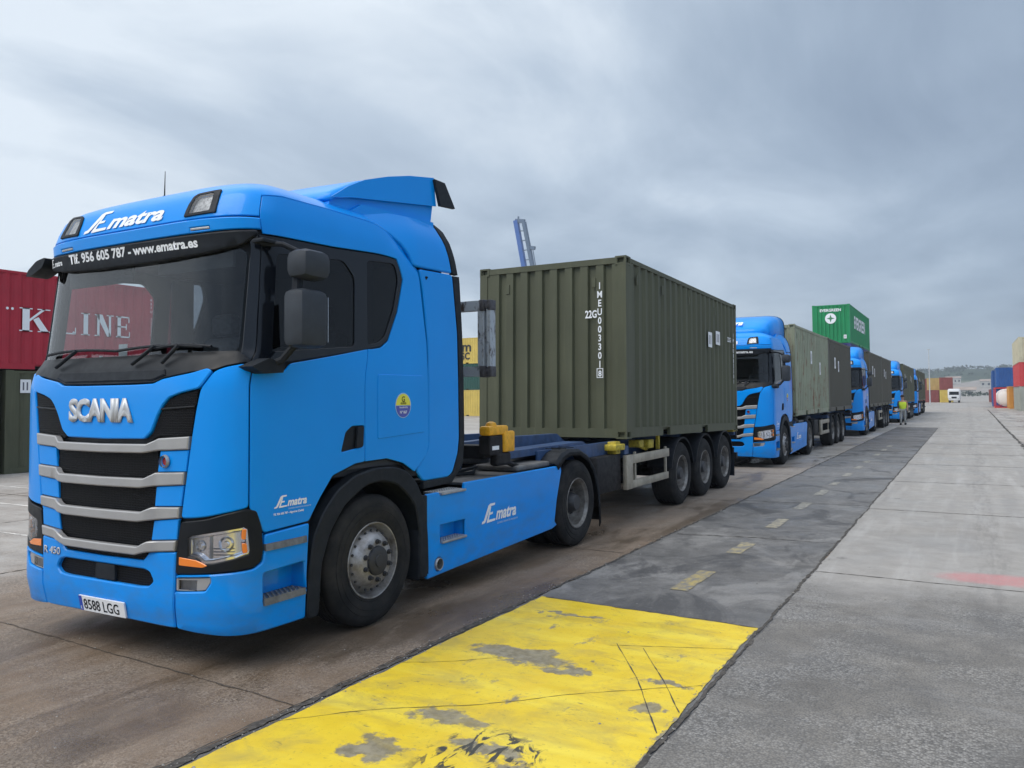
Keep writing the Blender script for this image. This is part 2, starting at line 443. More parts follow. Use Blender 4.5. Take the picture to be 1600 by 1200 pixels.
def poly2d(bm, poly):
    vs = [bm.verts.new((p[0], p[1], 0)) for p in poly]
    f = bm.faces.new(vs); bmesh.ops.triangulate(bm, faces=[f])
def place2d(name, bm, s0, v0, mat, parent, fn=M, off=.003, th=0., rot=0., step=.08):
    xs = [v.co.x for v in bm.verts]
    if not xs: bm.free(); return None
    if fn is M:
        x = min(xs)+step
        while x < max(xs):
            bmesh.ops.bisect_plane(bm, geom=bm.verts[:]+bm.edges[:]+bm.faces[:], plane_co=(x, 0, 0), plane_no=(1, 0, 0)); x += step
    for f in bm.faces:
        if f.normal.z < 0: f.normal_flip()
    ca, sa = math.cos(rot), math.sin(rot)
    if th:
        r = bmesh.ops.extrude_face_region(bm, geom=bm.faces[:])
        top = {g for g in r['geom'] if isinstance(g, bmesh.types.BMVert)}
    else: top = set()
    for v in list(bm.verts):
        x, y = v.co.x*ca-v.co.y*sa+s0, v.co.x*sa+v.co.y*ca+v0
        v.co = fn(x, y)+nrm(fn, x, y)*(off+(th if v in top else 0))
    if th: bmesh.ops.recalc_face_normals(bm, faces=bm.faces[:])
    me = bpy.data.meshes.new(name); bm.to_mesh(me); bm.free()
    return link(name, me, mat, parent)
def logo(bm, h, k=1.0):
    """company mark: swept AE ligature followed by slanted 'matra' ; h = mark height"""
    S = lambda pts: [(x*h, y*h) for x, y in pts]
    poly2d(bm, S([(-.04, -.04), (.30, -.01), (.44, .12), (.88, .80), (1.02, .91), (1.44, .93), (1.47, 1.06), (.90, 1.06), (.70, .96), (.20, .15), (.0, .09)]))
    poly2d(bm, S([(.50, .02), (.70, .02), (1.02, .88), (.90, .84)]))
    poly2d(bm, S([(.80, .40), (1.18, .42), (1.21, .55), (.84, .54)]))
    poly2d(bm, S([(.50, -.04), (1.46, .0), (1.50, .13), (.55, .12)]))
    t = text2d('matra', 1.02*h, bold=.034*h, shear=.3, sx=1.0*k)
    mm = bpy.data.meshes.new('q'); 
    for v in t.verts: v.co.x += 1.52*h; v.co.y += .04*h
    t.to_mesh(mm); t.free(); bm.from_mesh(mm); bpy.data.meshes.remove(mm)
    return bm

# ------------------------------------------------------------------ wheels
def wheel(name, parent, xo, y, r, sgn, rim, w=.30, dual=False, nuts=10, lod=False):
    """tyre mesh (part) with rim and hub meshes (sub-parts); xo = x of the outer sidewall, sgn +1 outer side faces +x"""
    n = 28 if lod else 56
    k = w/.30
    pr = [(-.03, .285), (0, .30), (.006, .318), (.003, .322), (.012, .345), (.014, .385), (.010, .388), (.014, .392), (.012, .43), (.006, .433), (.006, .455), (-.012, .487), (-.03, r-.008), (-.045, r)]
    tread = []
    if not lod:
        for g in (.085, .125, .175, .215): tread += [(-g*k+.006, r), (-g*k+.005, r-.011), (-g*k-.005, r-.011), (-g*k-.006, r)]
    pr += tread+[(-w+.045, r), (-w+.03, r-.008), (-w+.012, .487), (-w-.005, .455), (-w-.014, .40), (-w, .30), (-w+.03, .285)]
    if dual: pr += [(-w-.02, .285)]+[(a-w-.035, b) for a, b in pr]
    T = B().lathe(pr, (xo, y, r), n=n, sgn=sgn).make(name, RUB, parent, 40)
    b = B()
    if rim == 'front':
        b.lathe([(-.02, .300), (-.004, .301), (.004, .295), (.002, .288), (-.018, .282), (-.05, .272), (-.085, .262), (-.055, .243), (-.01, .215), (.022, .190), (.034, .172), (.036, .10), (.036, .0)], (xo, y, r), n=n, sgn=sgn)
        b.lathe([(-.02, .300), (-w, .30)], (xo, y, r), n=n, sgn=sgn)
        mr = RIMF
    else:
        b.lathe([(-.02, .300), (-.002, .302), (.006, .296), (.003, .288), (-.02, .28), (-.03, .268), (-.12, .262), (-.155, .245), (-.165, .20), (-.150, .165), (-.150, .0)], (xo, y, r), n=n, sgn=sgn)
        b.lathe([(-.02, .300), (-w, .30)], (xo, y, r), n=n, sgn=sgn)
        mr = RIMR
    b.make('rim', mr, T, 40)
    h = B()
    if rim == 'front':
        h.lathe([(.03, .118), (.052, .112), (.058, .10), (.058, .05), (.068, .046), (.068, 0)], (xo, y, r), n=28, sgn=sgn)
        x0, rn, hn = .036, .148, .030
    else:
        h.lathe([(-.15, .13), (-.10, .125), (-.02, .095), (-.01, .085), (-.01, 0)], (xo, y, r), n=28, sgn=sgn)
        x0, rn, hn = -.152, .168, .03
    if not lod:
        for i in range(nuts):
            t = 2*math.pi*(i+.5)/nuts
            cpos = Vector((xo, y+rn*math.cos(t), r+rn*math.sin(t)))
            h.lathe([(x0, .021), (x0+hn*.35, .021), (x0+hn*.4, .015), (x0+hn, .014), (x0+hn, 0)], cpos, n=8, sgn=sgn)
        if rim == 'front':      # dark discs on the rim, coloured for the shade in its hand holes
            for i in range(20):
                t = 2*math.pi*i/20
                cpos = Vector((xo-.026*sgn, y+.2315*math.cos(t), r+.2315*math.sin(t)))
                h.lathe([(0.0, .011), (.008, .011), (.008, 0)], cpos, n=8, sgn=sgn)
        else:
            for i in range(10):  # dark discs here too, coloured for the shade in the holes
                t = 2*math.pi*i/10
                cpos = Vector((xo-.158*sgn, y+.215*math.cos(t), r+.215*math.sin(t)))
                h.lathe([(0, .018), (.006, .018), (.006, 0)], cpos, n=10, sgn=sgn)
    h.make('hub', HUBM, T, 40)
    return T
def arc(cy_, cz_, r, a0, a1, n=14):
    return [(cy_+r*math.cos(math.radians(a0+(a1-a0)*i/n)), cz_+r*math.sin(math.radians(a0+(a1-a0)*i/n))) for i in range(n+1)]

# ------------------------------------------------------------------ the tractor unit
def make_tractor():
    R = empty('tractor_unit', (0, 0, 0))
    both = lambda fn: (fn(1), fn(-1))
    def mp(poly, s): return poly if s > 0 else mirror(poly)
    # openings
    WS_ = [(-1.12, 2.13), (1.12, 2.13), (1.135, 2.80), (1.05, 2.835), (-1.05, 2.835), (-1.135, 2.80)]
    DG = [(1.37, 2.12), (2.24, 2.20), (2.24, 2.74), (2.10, 2.86), (1.37, 2.81)]
    QG = [(2.40, 2.225), (2.50, 2.235), (2.62, 2.29), (2.75, 2.53), (2.83, 2.79), (2.79, 2.93), (2.40, 2.90)]
    ARC = [(1.80, .28), (1.83, .90), (1.92, 1.06), (2.06, 1.20), (2.29, 1.275), (2.67, 1.295), (2.88, 1.24), (3.03, 1.13)]
    E_ = sy(2.18)
    shell = [(-E_, 1.13)]+[(-a, b) for a, b in ARC[::-1]]+ARC+[(E_, 1.13), (E_, 4.40), (-E_, 4.40)]
    LN_ = [(.86, .88), (1.25, .955), (1.29, .93), (1.29, .775), (.93, .70), (.86, .73)]
    RL_ = [(.68, 3.095), (.70, 3.27), (.90, 3.295), (.893, 3.10)]
    S2_ = [(1.37, .425), (1.37, .65), (1.775, .66), (1.775, .425)]; S1_ = [(1.38, .785), (1.38, .905), (1.775, .905), (1.775, .785)]
    F_ = [(.765, .54), (.765, .605), (.94, .612), (.94, .54)]
    cut = [p for h in (DG, QG, LN_, RL_, S2_, S1_, F_) for p in (h, mirror(h))]
    sheet('cab_shell', shell, [WS_]+cut, BLACK, R, off=-.03, th=.012, bev=0, step=.09)  # black inner sheet: shade of the panel gaps put into its colour
    # roof and header
    rr = [(1.2725, 3.055), (1.2735, 3.255), (1.45, 3.29), (1.9, 3.30), (2.73, 3.29), (2.90, 3.24), (3.05, 3.15), (E_, 3.10), (E_, 4.38)]
    sheet('roof_panel', mirror(rr)[1:] and [(-a, b) for a, b in rr[::-1]]+rr, [RL_, mirror(RL_)], PAINT, R, step=.06, bev=.006, th=.02)
    hs = [(-1.27, 2.962), (-.8, 2.955), (0, 2.957), (.8, 2.955), (1.27, 2.962), (1.275, 3.04), (.8, 3.047), (0, 3.045), (-.8, 3.047), (-1.275, 3.04)]
    sheet('header_panel', hs, [[(.71, 2.972), (.89, 2.972), (.89, 2.992), (.71, 2.992)], [(-.89, 2.972), (-.71, 2.972), (-.71, 2.992), (-.89, 2.992)]], PAINT, R, off=.012, step=.05, bev=.008, th=.03)
    vis = [(-1.24, 2.93), (-1.12, 2.85), (-.85, 2.81), (-.4, 2.79), (.4, 2.79), (.85, 2.81), (1.12, 2.85), (1.24, 2.93), (1.24, 2.952), (.8, 2.947), (0, 2.95), (-.8, 2.947), (-1.24, 2.952)]
    v = sheet('sun_visor', vis, [], BLACKM, R, off=.035, step=.05, bev=.008, th=.05, rnd=.03)
    place2d('lettering', text2d('Tlf. 956 605 787 - www.ematra.es', .10, bold=.0032, sx=1.10, shear=.06), -.74, 2.868, WHITE, v, off=.038, rot=-.006)
    place2d('lettering', logo(bmesh.new(), .06), -1.10, 2.872, WHITE, v, off=.038)
    # roof lettering
    place2d('roof_lettering', logo(bmesh.new(), .19, 1.45), -.56, 3.085, WHITE, R, off=.004)
    # windscreen
    sheet('windscreen', inset(WS_, -.012), [], GLASS, R, off=-.012, th=0, bev=0, step=.06, rnd=.06, smooth=60)
    # side glazing surround and side panels
    for s in (1, -1):
        sur = [(1.255, 2.05), (1.30, 2.03), (1.44, 2.05), (1.58, 2.06), (2.44, 2.195), (2.56, 2.215), (2.66, 2.27), (2.80, 2.52), (2.89, 2.80), (2.83, 2.985), (2.0, 2.94), (1.30, 2.925), (1.245, 2.93)]
        sheet('window_surround', mp(sur, s), [mp(DG, s), mp(QG, s)], GLOSSB, R, off=-.004, th=.014, hrnd=.05, step=.08, bev=.002)
        sheet('door_window', mp(inset(DG, -.01), s), [], GLASSD if s > 0 else GLASSL, R, off=-.013, th=0, bev=0, rnd=.05, step=.1)
        sheet('quarter_window', mp(inset(QG, -.01), s), [], GLASSD, R, off=-.013, th=0, bev=0, rnd=.05, step=.1)
        pil = [(1.155, 2.07), (1.25, 2.05), (1.24, 2.93), (1.17, 2.88)]
        sheet('windscreen_pillar', mp(pil, s), [], GLOSSB, R, off=-.002, th=.014, step=.05)
        HND = [(2.13, 1.39), (2.18, 1.54), (2.25, 1.585), (2.395, 1.585), (2.385, 1.42)]
        door = [(1.287, 2.025), (1.38, 1.975), (1.55, 1.99), (1.585, 2.045), (2.398, 2.185), (2.398, 1.302), (2.29, 1.295), (2.04, 1.225), (1.91, 1.075), (1.82, .955), (1.80, .925), (1.39, .905), (1.345, 1.02), (1.287, 1.075)]
        d = sheet('door', mp(door, s), [mp(HND, s)], PAINT, R, off=.002, step=.06, bev=.005, rnd=.02, hrnd=.02)
        sheet('handle_recess', mp(inset(HND, -.01), s), [], BLACK, d, off=-.012, th=.008)
        sheet('door_handle', mp([(2.29, 1.41), (2.37, 1.42), (2.38, 1.58), (2.31, 1.575)], s), [], BLACKM, d, off=.012, th=.018, rnd=.02)
        # crease lines on the door as slim raised swages
        sidep = [(2.404, 2.187), (2.45, 2.187), (2.57, 2.205), (2.67, 2.265), (2.81, 2.515), (2.90, 2.80), (2.835, 2.997), (2.0, 2.952), (1.276, 2.935), (1.276, 3.04), (1.277, 3.25), (1.45, 3.284), (1.9, 3.294), (2.72, 3.284), (2.89, 3.234), (3.04, 3.144), (3.15, 2.84), (3.225, 2.28), (3.235, 1.38), (3.20, 1.30), (3.035, 1.17), (2.88, 1.255), (2.67, 1.308), (2.404, 1.303)]
        sp_ = sheet('side_panel', mp(sidep, s), [], PAINT, R, off=0, step=.06, bev=.003, rnd=.008)
        for hx0, hx1, hz0, hz1 in ((2.55, 3.17, 1.47, 1.99),):
            ring = [(hx0, hz0), (hx1, hz0+.03), (hx1, hz1-.03), (hx1-.03, hz1), (hx0, hz1)]
            sheet('locker_hatch', mp(ring, s), [], PAINT, sp_, off=.006, th=.005, bev=.004, rnd=.02)
        # corner panel, headlight
        cor = [(1.279, 2.02), (1.22, 2.035), (1.10, 2.01), (1.035, 1.985), (.985, 1.91), (.95, 1.865), (.915, 1.72), (.885, 1.56), (.835, 1.25), (.797, 1.01), (.90, 1.015), (1.01, 1.028), (1.23, 1.072), (1.279, 1.085)]
        sheet('corner_panel', mp(cor, s), [], PAINT, R, off=.004, step=.04, bev=.008, rnd=.03)
        hsur = [(.785, .93), (.80, .985), (1.0, 1.01), (1.13, 1.045), (1.27, 1.075), (1.335, 1.055), (1.37, .95), (1.385, .80), (1.37, .72), (1.31, .685), (1.02, .66), (.755, .64), (.765, .80)]
        LN = [(.865, .885), (.90, .90), (1.05, .925), (1.25, .955), (1.275, .94), (1.29, .80), (1.285, .775), (1.05, .725), (.98, .72), (.93, .755), (.865, .765)]
        H = sheet('headlight', mp(hsur, s), [mp(LN, s)], BLACK, R, off=.006, step=.04, bev=.006, rnd=.02, th=.03)
        sheet('reflector', mp(inset(LN, -.01), s), [], REFL, H, off=-.036, th=0, bev=0, step=.05)
        sheet('bezel', mp(inset(LN, -.006), s), [mp(inset(LN, .022), s)], REFL, H, off=-.006, th=.04, step=.05, bev=.006)
        b = B()
        for hs_, hv, hr in ((.935, .83, .036), (1.13, .845, .05)):
            c0 = M(hs_*s, hv); n0 = nrm(M, hs_*s, hv)
            q = Matrix.Translation(c0-n0*.052) @ n0.to_track_quat('Y', 'Z').to_matrix().to_4x4()
            bb = B().lathe([(0, hr*.55), (.02, hr), (.024, hr), (.008, hr*.5), (.03, hr*.32), (.03, 0)], (0, 0, 0), axis='y', n=24)
            b.add([(q @ Vector(p))[:] for p in bb.v], bb.f)
        for dv in (.765, .785, .805):
            b.add([(M(a*s, dv+k*.012)-nrm(M, a*s, dv)*(.045-k*.02))[:] for a in (1.0, 1.06, 1.12, 1.19) for k in (0, 1)], [(0, 1, 3, 2), (2, 3, 5, 4), (4, 5, 7, 6)])
        b.make('lamp_bowl', REFL, H, 40)
        sheet('lamp_divider', mp([(1.005, .75), (1.03, .75), (1.03, .905), (1.005, .905)], s), [], STEEL, H, off=-.03, th=.02)
        sheet('lens', mp(inset(LN, -.004), s), [], LENS, H, off=.002, th=0, bev=0, step=.05, smooth=60)
        for am in ([(1.235, .88), (1.262, .875), (1.268, .945), (1.24, .945)], [(1.245, .785), (1.275, .79), (1.268, .85), (1.238, .855)], [(.785, .70), (.98, .695), (1.02, .71), (.93, .745), (.785, .757)]):
            sheet('indicator', mp(am, s), [], AMBER, H, off=.008, th=.02, step=.03, rnd=.01)
        # fog lamp
        FG = [(.75, .615), (1.035, .635), (1.04, .60), (1.00, .545), (.75, .525)]
        sheet('fog_lamp', mp(inset(FG, .004), s), [mp([(.775, .60), (.93, .608), (.93, .545), (.775, .54)], s)], SILV, R, off=-.004, th=.012, rnd=.01)
        fl = sheet('fog_lamp', mp([(.77, .605), (.935, .613), (.935, .54), (.77, .535)], s), [], LENS, R, off=-.006, th=0, bev=0)
        sheet('reflector', mp([(.77, .605), (.935, .613), (.935, .54), (.77, .535)], s), [], STEEL, fl, off=-.03, th=0, bev=0)
        # bumper corner with step recesses
        ST1 = [(1.40, .825), (1.40, .90), (1.775, .90), (1.775, .825)]
        ST2 = [(1.385, .435), (1.385, .635), (1.75, .65), (1.765, .44)]
        bc = [(.745, .275), (.90, .262), (1.12, .25), (1.33, .25), (1.76, .245), (1.80, .90), (1.82, .94), (1.40, .895), (1.395, .80), (1.38, .72), (1.31, .675), (1.02, .652), (.76, .633)]
        bc = [(.745, .275), (.90, .262), (1.12, .25), (1.33, .25), (1.76, .245), (1.80, .91), (1.395, .89), (1.395, .80), (1.38, .71), (1.31, .675), (1.02, .652), (.76, .633)]
        FGh = inset(FG, -.002)
        bp = sheet('bumper_corner', mp(bc, s), [mp(ST2, s), mp(FGh, s)], PAINT, R, off=.008, step=.05, bev=.01, rnd=.02, hrnd=.015, th=.025)
        for (p0, p1, z0, z1) in ((1.385, 1.775, .79, .90), (1.375, 1.765, .43, .645)):
            b = B()      # recess walls 
            for (a, c) in ((p0, p1),):
                n_ = 6; fr = [M((a+(c-a)*i/n_)*s, z1) for i in range(n_+1)]
                bk = [q-Vector((.13*s, 0, 0)) for q in fr]
                lo = [Vector((q.x, q.y, z0)) for q in bk]; lf = [Vector((q.x, q.y, z0)) for q in fr]
                vs = fr+bk+lo+lf; k = n_+1; fs = []
                for i in range(n_):
                    fs += [(i, i+1, k+i+1, k+i), (k+i, k+i+1, 2*k+i+1, 2*k+i)]
                fs += [(0, k, 2*k, 3*k), (n_, k+n_, 2*k+n_, 3*k+n_)]
                b.add(vs, fs)
            if z0 < .6: b.make('step_recess', PAINT, bp)
            else: b.make('step_recess', PAINT, bp)
            n_ = 8; tv = []; 
            b = B()
            fr = [M((p0+.01+(p1-p0-.02)*i/n_)*s, z0+.02)+nrm(M, (p0+(p1-p0)*i/n_)*s, z0)*.022 for i in range(n_+1)]
            up = [Vector((q.x-.006*s, q.y, q.z+.018)) for q in fr]; bk = [Vector((q.x-.14*s, q.y, z0+.038)) for q in fr]; lo = [Vector((q.x-.14*s, q.y, z0-.008)) for q in fr]
            dn = [Vector((q.x, q.y, z0-.008)) for q in fr]
            vs = dn+up+bk+lo; k = n_+1; fs = []
            for r_ in range(3):
                for i in range(n_): fs.append((r_*k+i, r_*k+i+1, (r_+1)*k+i+1, (r_+1)*k+i))
            for i in range(n_): fs.append((3*k+i, 3*k+i+1, i+1, i))
            fs += [(0, k, 2*k, 3*k), (n_, n_+k, n_+2*k, n_+3*k)]
            b.add(vs, fs)
            for ix in range(9):
                for iy in range(4):
                    t = (ix+.5+(.5 if iy % 2 else 0))/9.6; q = up[0].lerp(up[-1], 0)
                    j = min(n_-1, int(t*n_)); q = up[j].lerp(up[j+1], t*n_-j)
                    b.lathe([(0, .009), (.007, .0075), (.007, 0)], (q.x-(.018+iy*.03)*s, q.y, z0+.037), axis='z', n=6)
            b.make('step_plate', STEPM, bp, 30)
        # wheel-arch trim
        fo = [(.69, .24), (.71, .55), (.75, .80), (.85, .97), (1.00, 1.115), (1.20, 1.21), (1.45, 1.245), (1.67, 1.235), (1.83, 1.19), (1.97, 1.08), (2.09, .88), (2.13, .60), (2.14, .27)]
        fi = [(2.01, .24), (2.01, .62), (1.95, .88), (1.84, .99), (1.70, 1.09), (1.52, 1.135), (1.32, 1.115), (1.09, 1.0), (.93, .82), (.84, .60), (.81, .23)]
        pt = lambda s_, v_, s=s: Vector((1.262*s, s_, v_))
        fo_ = fillet(fo+fi, .06)
        b = B(); sheet('wheel_arch', fo_, [], None, None, off=0, th=.03, bev=.012, step=.06, fn=lambda a, c, s=s: Vector((1.268*s, a*s*1.0 if s > 0 else -(-a), c)) if s > 0 else Vector((-1.268, -a, c)), b=b) if s > 0 else sheet('wheel_arch', mirror(fo_), [], None, None, off=0, th=.03, bev=.012, step=.06, fn=lambda a, c: Vector((-1.268, -a, c)), b=b)
        io = fi[::-1]; n_ = len(io)     # inner wheel tub
        b.add([(1.255*s, a, c) for a, c in io]+[(.80*s, a, c) for a, c in io], [(i, i+1, n_+i+1, n_+i) for i in range(n_-1)])
        b.add([(1.255*s, a, c) for a, c in fo]+[(1.18*s, a, c) for a, c in fo], [(i, i+1, len(fo)+i+1, len(fo)+i) for i in range(len(fo)-1)])
        b.make('wheel_arch', BLACKM, R, 35, fixn=False)
        # rear side deflector with rubber edge
        lo_ = [(2.07, 2.925), (2.60, 2.945), (2.67, 2.40), (2.685, 1.42), (2.66, 1.28), (2.57, 1.11), (2.50, 1.075), (2.10, 1.075), (2.00, 1.17), (2.16, 1.33), (2.185, 1.40), (2.185, 2.28), (2.12, 2.75)]
        up_ = [(1.45, 3.37), (2.15, 3.42), (2.48, 3.44), (2.56, 3.20), (2.60, 2.96), (2.06, 2.945), (2.0, 2.95), (1.96, 3.03), (1.88, 3.12), (1.76, 3.19), (1.55, 3.27)]
        def dfl(s=s):
            def f(a, c):
                x = float(np.interp(c, [2.0, 2.9, 3.1, 3.25, 3.40, 3.48], [1.235, 1.222, 1.20, 1.16, 1.08, 1.0]))-.02*max(0, (a-2.1)/.6)-.13*max(0, 2.03-a)*(c > 2.9)
                return Vector((x, a, c)) if s > 0 else Vector((-x, -a, c))
            return f
        D = sheet('side_deflector', mp(lo_, s), [], PAINT, R, fn=dfl(), th=.03, bev=.01, rnd=.03, off=0)
        sheet('side_deflector', mp(up_, s), [], PAINT, R, fn=dfl(), th=.03, bev=.01, rnd=.02, off=0)
        e1 = [(2.49, 3.43), (2.53, 3.42), (2.62, 3.36), (2.66, 3.20), (2.70, 2.955), (2.61, 2.955), (2.57, 3.20)]
        e2 = [(2.61, 2.935), (2.72, 2.94), (2.755, 2.40), (2.77, 1.8), (2.775, 1.40), (2.74, 1.17), (2.56, 1.02), (2.10, 1.005), (2.10, 1.07), (2.50, 1.07), (2.58, 1.105), (2.67, 1.28), (2.695, 1.42), (2.68, 2.40)]
        sheet('rubber_edge', mp(e1, s), [], BLACKM, D, fn=dfl(), th=.04, bev=.004, off=.002)
        sheet('rubber_edge', mp(e2, s), [], BLACKM, D, fn=dfl(), th=.04, bev=.004, off=.002)
        # mirrors
        if s < 0:
            one('kerb_mirror', BLACKM, R, lambda b: b.prism(fillet([(-1.05, 2.95), (-1.18, 2.93), (-1.30, 2.86), (-1.33, 2.81), (-1.24, 2.82), (-1.10, 2.87)], .03), 'y', .16, .32), 40)
        if s > 0:
            MR = one('mirror', MIRM, R, lambda b: b.box(*sorted((1.41*s, 1.60*s)), .30, .56, 2.14, 2.53, c=.05), 40)
            one('mirror', MIRM, R, lambda b: b.box(*sorted((1.41*s, 1.61*s)), .32, .58, 2.60, 2.80, c=.06), 40)
            one('mirror_glass', CHROME, MR, lambda b: b.box(*sorted((1.36*s, 1.57*s)), .571, .574, 2.18, 2.49))
            one('mirror_arm', BLACKM, R, lambda b: b.tube([(1.20*s, .33, 2.86), (1.34*s, .38, 2.85), (1.46*s, .46, 2.78)], .019, 8), 40)
            one('mirror_joint', BLACKM, R, lambda b: b.tube([(1.46*s, .40, 2.63), (1.47*s, .38, 2.50)], .035, 8), 40)
            one('mirror_arm', BLACKM, R, lambda b: b.tube([(1.22*s, .33, 2.01), (1.36*s, .36, 2.06), (1.46*s, .40, 2.18)], .026, 8), 40)
            one('mirror_base', BLACKM, R, lambda b: b.prism([(.13, 2.01), (.24, 1.965), (.40, 1.975), (.42, 2.03), (.28, 2.07)], 'x', *sorted((1.20*s, 1.33*s))))
            one('mirror_base', BLACKM, R, lambda b: b.box(*sorted((1.19*s, 1.30*s)), .24, .42, 2.85, 2.88, c=.012), 40)
        # upper corner grille
        gr = [(.93, 1.86), (.78, 1.835), (.68, 1.805), (.625, 1.755), (.575, 1.69), (.52, 1.58), (.47, 1.535), (.50, 1.52), (.58, 1.55), (.875, 1.562), (.90, 1.70)]
        g = sheet('corner_grille', mp(gr, s), [], MESHM, R, off=-.004, th=.02, step=.06)
        sheet('grille_slat', mp([(.60, 1.728), (.905, 1.745), (.908, 1.757), (.61, 1.742)], s), [], BLACK, g, off=.008, th=.014)
        # roof lamp
        rl = [(.645, 3.075), (.665, 3.19), (.695, 3.27), (.74, 3.30), (.955, 3.325), (.95, 3.20), (.945, 3.085)]
        inn = [(.69, 3.10), (.705, 3.20), (.73, 3.26), (.76, 3.275), (.895, 3.285), (.89, 3.17), (.885, 3.11)]
        q = sheet('roof_lamp', mp(rl, s), [mp(inn, s)], BLACKM, R, off=.010, th=.02, step=.05, rnd=.012, hrnd=.012)
        sheet('reflector', mp(inn, s), [], REFL2, q, off=-.02, th=0, bev=0, step=.03, smooth=None)
        sheet('lens', mp(inn, s), [], LENS, q, off=.006, th=0, bev=0, step=.06)
        sheet('marker_lamp', mp([(.712, 2.974), (.888, 2.974), (.888, 2.990), (.712, 2.990)], s), [], STEEL, R, off=.012, th=.01)
        # front side blinker, cab-side locker seam line etc.
    # hood panel
    hh = [(.98, 2.005), (.86, 1.975), (.60, 1.937), (.52, 1.908), (.3, 1.903), (0, 1.903)]
    ht = [(1.02, 1.985), (.97, 1.905), (.94, 1.872), (.78, 1.842), (.68, 1.812), (.62, 1.76), (.57, 1.69), (.51, 1.58), (.44, 1.532), (0, 1.525)]
    half = hh[::-1]+ht
    hood = hh[::-1]+ht+[(-a, b) for a, b in ht[::-1][1:]]+[(-a, b) for a, b in hh[:-1]]
    Hd = sheet('hood_panel', hood, [], PAINT, R, off=.010, step=.05, bev=.008, th=.03, rnd=.02)
    place2d('badge', text2d('SCANIA', .212, bold=.0115, sx=1.03, space=.90), -.405, 1.655, SILVB, Hd, off=.012, th=.009, step=.1)
    # cowl and wipers
    cw = [(1.27, 2.045), (1.22, 2.045), (1.10, 2.02), (1.03, 1.995), (.86, 1.985), (.60, 1.947), (.52, 1.918), (0, 1.913)]
    ct = [(1.20, 2.09), (1.13, 2.125), (.6, 2.12), (0, 2.12)]
    cowl = cw[::-1]+ct+[(-a, b) for a, b in ct[::-1][1:]]+[(-a, b) for a, b in cw[:-1]]
    cwl = sheet('cowl', cowl, [], BLACK, R, off=0, step=.05, bev=.004, th=.02)
    sheet('cowl_step', [(-.62, 1.965), (-.50, 1.93), (.50, 1.93), (.62, 1.965), (.60, 2.005), (-.60, 2.005)], [], BLACKM, cwl, off=.012, th=.014, bev=.008)
    for x0, x1 in ((.88, -.02), (-.02, -.95), (.95, .40)):
        b = B(); pts = [M(x0+(x1-x0)*i/10, 2.155+.02*math.sin(i/10*3.14))+Vector((0, -.025, 0)) for i in range(11)]
        b.tube(pts, .011, 6); b.tube([M(x0*.3+x1*.7, 2.05)+Vector((0, -.03, 0)), M(x0*.5+x1*.5, 2.17)+Vector((0, -.045, 0))], .014, 6)
        b.make('wiper', BLACKM, R, 40)
    # grille bars and meshes
    def sym(p): return [(-a, b) for a, b in p[::-1]]+p
    bars = [((.872, 1.553), (.59, 1.537), (.50, 1.498), (0, 1.492), (.862, 1.468), (.585, 1.455), (.47, 1.437), (0, 1.432)),
            ((.832, 1.315), (.565, 1.305), (.48, 1.265), (0, 1.260), (.822, 1.233), (.555, 1.215), (.44, 1.200), (0, 1.196)),
            ((.792, 1.083), (.54, 1.072), (.45, 1.037), (0, 1.033), (.785, 1.012), (.525, .985), (.42, .970), (0, .967)),
            ((.765, .862), (.51, .842), (.42, .802), (0, .800), (.752, .792), (.50, .770), (.40, .745), (0, .742))]
    for (a, b1, c, d, e, f, g, h) in bars:
        top = sym([d, c, b1, a]); top = [p for i, p in enumerate(top) if not (i and top[i-1] == p)]
        bot = [(-x, z) for x, z in (e, f, g)]+[h]+[g, f, e]
        poly = [(-a[0], a[1]), (-b1[0], b1[1]), (-c[0], c[1]), d, c, b1, a, e, f, g, h, (-g[0], g[1]), (-f[0], f[1]), (-e[0], e[1])]
        def bend(s_, v_, b1=b1):
            p = M(s_, v_); k = min(1, max(0, (.60-abs(s_))/.12)); k = k*k*(3-2*k)
            p.y -= .030*k; return p
        sheet('grille_bar', poly, [], SILV, R, off=.018, th=.04, bev=.008, step=.035, fn=bend)
    meshes = [[(.56, 1.452), (.585, 1.30), (.56, 1.285), (.50, 1.255), (0, 1.25), (0, 1.44), (.45, 1.445)],
              [(.55, 1.213), (.545, 1.065), (.45, 1.03), (0, 1.02), (0, 1.205), (.44, 1.208)],
              [(.52, .985), (.60, .97), (.55, .93), (.51, .84), (.42, .795), (0, .79), (0, .975), (.42, .978)],
              [(.46, .753), (.475, .742), (.46, .712), (0, .708), (0, .75)]]
    for i, g in enumerate(meshes):
        k_ = max((j for j, p in enumerate(g) if p[0] == 0), key=lambda j: g[j][1]); g = g[k_:]+g[:k_]
        if g[1][0] == 0: g = [g[0]]+g[:0:-1]
        poly = g+[(-a, b) for a, b in g[::-1] if a > 0]
        sheet('grille_mesh', poly, [], MESHM, R, off=-.008, th=.01, bev=0, step=.08)
    for s in (1, -1):   # blue side pieces between the bars
        for p in ([(.60, 1.45), (.86, 1.463), (.838, 1.32), (.575, 1.31)], [(.565, 1.21), (.82, 1.228), (.797, 1.09), (.55, 1.078)],
                  [(.50, .765), (.752, .787), (.735, .66), (.735, .645), (.60, .58), (.56, .60), (.53, .66), (.50, .70)][:0] or [(.545, .98), (.785, 1.007), (.775, .985), (.762, .868), (.52, .848)]):
            sheet('grille_side_panel', mp(p, s), [], PAINT, R, off=.004, th=.02, step=.06, bev=.005)
    # central bumper
    LG = [(.45, .65), (.51, .635), (.55, .575), (.50, .535), (.40, .527), (-.40, .527), (-.50, .535), (-.55, .575), (-.51, .635), (-.45, .65)]
    cb_ = [(0, .285), (.3, .283), (.69, .277), (.737, .28), (.752, .635), (.757, .785), (.50, .763), (.475, .735), (.44, .705), (0, .70)]
